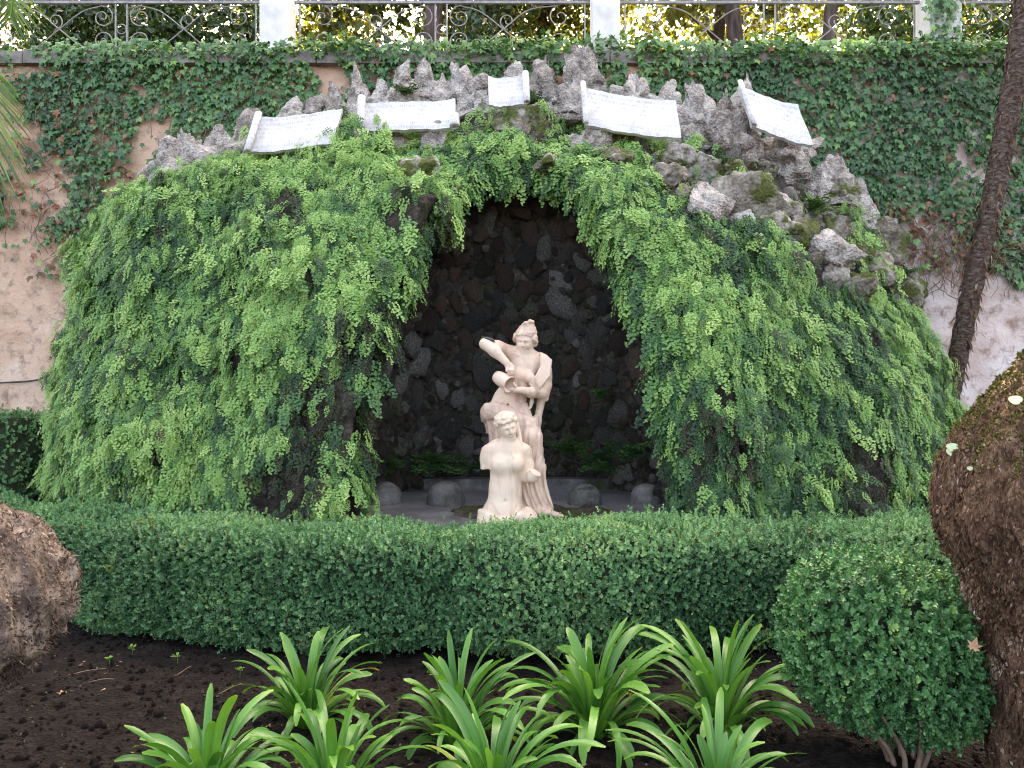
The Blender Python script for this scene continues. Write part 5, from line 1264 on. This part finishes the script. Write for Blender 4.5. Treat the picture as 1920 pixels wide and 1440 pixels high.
def strap_plant(px, py, n_, size, label, seed, az=None):
    rs = random.Random(seed); Yd = CAM_Z * FPX / (py - 720); x = (px - 960) / FPX * Yd
    t = thing('strap_leaved_plant', label, 'plant', (x, Yd, float(ground_h(x, Yd)) - .01), group='strap leaved plants in the flower bed')
    for i in range(n_):
        u = (i + rs.random()) / n_                              # 0 inner .. 1 outer
        a = i * 2.39996 + rs.uniform(-.35, .35)
        e0 = R(89 - 44 * u + rs.uniform(-8, 8)); bend = R(34 + 88 * u ** .9 + rs.uniform(-18, 40)) * (1.9 if rs.random() < .08 else 1)
        L = size * (.68 + .35 * math.sin(math.pi * min(1, .25 + u * .75))) * rs.uniform(.62, 1.16)
        me = strap_leaf(L, size * rs.uniform(.029, .044), e0, bend, rs.uniform(-.7, .7), rs.uniform(-.3, .3))
        r0 = .015 + .045 * u
        link('leaf', me, t, (math.cos(a) * r0, math.sin(a) * r0, 0), (0, 0, a))
strap_plant(575, 1352, 54, .47, 'strap leaved plant nearest the left end of the hedge, in the back row', 5)
strap_plant(855, 1395, 60, .46, 'strap leaved plant left of the tallest one, before the middle of the hedge', 6)
strap_plant(1112, 1380, 68, .57, 'tallest strap leaved plant, before the hedge below the statues', 7)
strap_plant(1352, 1378, 60, .53, 'strap leaved plant in the back row beside the round box bush', 8)
strap_plant(385, 1510, 46, .50, 'leftmost strap leaved plant at the bottom edge on bare soil', 9)
strap_plant(625, 1510, 46, .47, 'strap leaved plant at the bottom edge in front of the left back plant', 10)
strap_plant(925, 1525, 46, .47, 'strap leaved plant at the bottom edge in front of the middle', 11)
strap_plant(1345, 1520, 42, .46, 'rightmost strap leaved plant at the bottom edge', 12)

# ================================================================== SMALL THINGS ON THE SOIL
clod = []
for s_ in range(4):
    v, f = rock_geo(500 + s_, 'slab', 2); clod.append(proto('clod_shape', v, f, M['soil'], True))
m = 5200; cx_ = RNG.uniform(-3, 3, m); cy_ = RNG.uniform(2.4, 5.2, m)
o = scatter('soil_clods', np.stack([cx_, cy_, ground_h(cx_, cy_) + .002], 1), RNG.uniform(-3, 3, (m, 3)), .004 + .016 * RNG.random(m) ** 3, RNG.random(m), clod)
tag(o, 'crumbly dark soil clods strewn over the flower bed', 'soil', kind='stuff')
peb = []
for s_ in range(3):
    v, f = rock_geo(520 + s_, 'slab', 2); peb.append(proto('pebble_shape', v, f, M['tufa_moss'], True))
m = 260; cx_ = RNG.uniform(-3, 3, m); cy_ = RNG.uniform(2.6, 5.0, m)
o = scatter('pebbles', np.stack([cx_, cy_, ground_h(cx_, cy_) + .003], 1), RNG.uniform(-3, 3, (m, 3)), RNG.uniform(.003, .008, m), RNG.random(m), peb)
tag(o, 'small pale pebbles scattered in the dark soil', 'pebbles', kind='stuff')
M['litter'] = leaf_mat('dry_litter', [(0, (.05, .03, .02)), (.5, (.13, .08, .05)), (.9, (.26, .17, .10)), (1, (.42, .30, .19))], .8, 0, spec=.2)
lit = [flake_proto('litter_shape', M['litter'], 30 + i) for i in range(3)]
m = 520; cx_ = RNG.uniform(-3, 3, m); cy_ = RNG.uniform(2.5, 5.1, m)
o = scatter('leaf_litter', np.stack([cx_, cy_, ground_h(cx_, cy_) + .006], 1), np.stack([RNG.normal(size=m) * .35, RNG.normal(size=m) * .35, RNG.uniform(-3, 3, m)], 1), .006 + .022 * RNG.random(m) ** 2, RNG.random(m), lit)
tag(o, 'bits of dry brown leaf litter strewn on the soil', 'litter', kind='stuff')
def on_soil(px, py):
    Yd = CAM_Z * FPX / (py - 720); x = (px - 960) / FPX * Yd; return np.array([x, Yd, float(ground_h(x, Yd)) + .006])
def maple(name, loc, rot, s, label):
    out_ = []
    for a, l in ((180, .15), (150, .45), (128, .38), (105, .62), (85, .36), (62, .85), (40, .42), (18, .60), (0, 1.0), (-18, .60), (-40, .42), (-62, .85), (-85, .36), (-105, .62), (-128, .38), (-150, .45)):
        out_.append((math.sin(R(a)) * l, math.cos(R(a)) * l, .12 * l * l * math.sin(a)))
    V_ = [(0, 0, 0)] + out_; n_ = len(out_); b = len(V_)
    V_ += [(-.02, -.1, 0), (.02, -.1, 0), (.05, -.6, .05), (.02, -.6, .05)]
    t = thing(name, label, 'dead leaf', loc, rot); link('blade', mesh_from('blade', np.array(V_[:b]) * s, [(0, (i + 1) % n_ + 1, i + 1) for i in range(n_)], M['deadleaf'], False), t)
    link('stalk', mesh_from('stalk', np.array(V_[b:]) * s, [(0, 1, 2, 3)], M['deadleaf'], False), t)
maple('dead_leaf', at(1826, 1213, 3.05), (R(75), R(20), R(-15)), .042, 'pale brown lobed dead leaf caught between bush and right trunk')
maple('dead_leaf', on_soil(120, 1298), (R(8), R(6), R(50)), .045, 'pale brown dead leaf lying on the soil below the left trunk')
maple('dead_leaf', on_soil(195, 1300), (R(-12), R(10), R(150)), .022, 'tiny brown dead leaf on the soil in the left corner')
spr = [mesh_from('leaf', [(0, 0, 0), (-.007, .010, .002), (-.006, .02, .003), (0, .025, 0), (.006, .02, .003), (.007, .010, .002)], [(0, 1, 2, 3), (0, 3, 4, 5)], M['sprout'])]
spl = ['small bright green seedling nearest the left trunk under the hedge', 'small green seedling right of the first one under the hedge', 'small green seedling in the shade of the hedge, third from the left trunk', 'small green seedling standing clear on the open soil']
for (px, py), lb in zip(((204, 1245), (247, 1222), (332, 1236), (449, 1262)), spl):
    p = on_soil(px, py + 10); t = thing('seedling', lb, 'seedling', p, group='seedlings on the soil')
    MB().tube([(0, 0, -.01), (.004, 0, .02), (.002, 0, .045)], [.002, .0015, .001], 4).build('stem', M['sprout'], t)
    for k in range(9):
        link('leaf', spr[0], t, (random.uniform(-.008, .008), 0, .045 - .003 * (k % 4)), (R(random.uniform(-10, 35)), 0, k * 2.4), random.uniform(.8, 1.3))
for i, (px, py, a, L, lb) in enumerate(((160, 1265, .6, .20, 'thin dry twig on the soil below the left trunk'), (190, 1288, .35, .12, 'short dry twig beside the dead leaf on the soil'), (345, 1262, 1.4, .14, 'dry twig lying toward the hedge on open soil'), (432, 1292, 1.1, .16, 'thin grey twig beside the seedling on open soil'), (560, 1420, .2, .15, 'dry twig on soil between the bottom left plants'))):
    p = on_soil(px, py); dx, dy = math.cos(a) * L / 2, math.sin(a) * L / 2
    tag(MB().tube(catmull([(-dx, -dy, .004), (0.01, 0, .014), (dx, dy, .006)], 4), .0028, 4).build('twig', M['twig'], loc=p), lb, 'twig', 'dry twigs on the soil')
# round pale leaves of a creeper on the right trunk
def snap(px, py):
    d = at(px, py, 1.0) - np.array([0, 0, CAM_Z]); d = d / np.linalg.norm(d); w = trunk_V - np.array([0, 0, CAM_Z]); tt_ = w @ d
    off = np.linalg.norm(w - tt_[:, None] * d, axis=1); c_ = np.where(off < .03)[0]
    if len(c_) == 0: c_ = np.array([off.argmin()])
    return trunk_V[c_[tt_[c_].argmin()]] + np.array([-.005, -.03, .01])
a = np.arange(12) / 12 * 2 * math.pi
rl = mesh_from('round_leaf', np.vstack([[[0, 0, -.004]], np.stack([np.cos(a) * .02, np.sin(a) * .016, .003 * np.cos(2 * a)], 1)]), [(0, i + 1, (i + 1) % 12 + 1) for i in range(12)], M['paleleaf'])
for (px, py, sc_, lb) in ((1888, 742, 1.2, 'round pale creeper leaf high on the right trunk at the picture edge'), (1779, 828, 1.1, 'upper of two round pale leaves on the shoulder of the right trunk'), (1772, 838, 1.3, 'lower and larger of two round pale leaves on the shoulder of the right trunk'), (1801, 877, .55, 'tiny round pale leaf on the bark of the right trunk')):
    tag(link('creeper_leaf', rl, None, snap(px, py), (R(55), R(-8), R(-10)), sc_), lb, 'leaf', 'round creeper leaves on the right trunk')
for p_ in list(bpy.data.objects):
    if p_.name.endswith('_shape') or '_shape' in p_.name: p_.use_fake_user = False
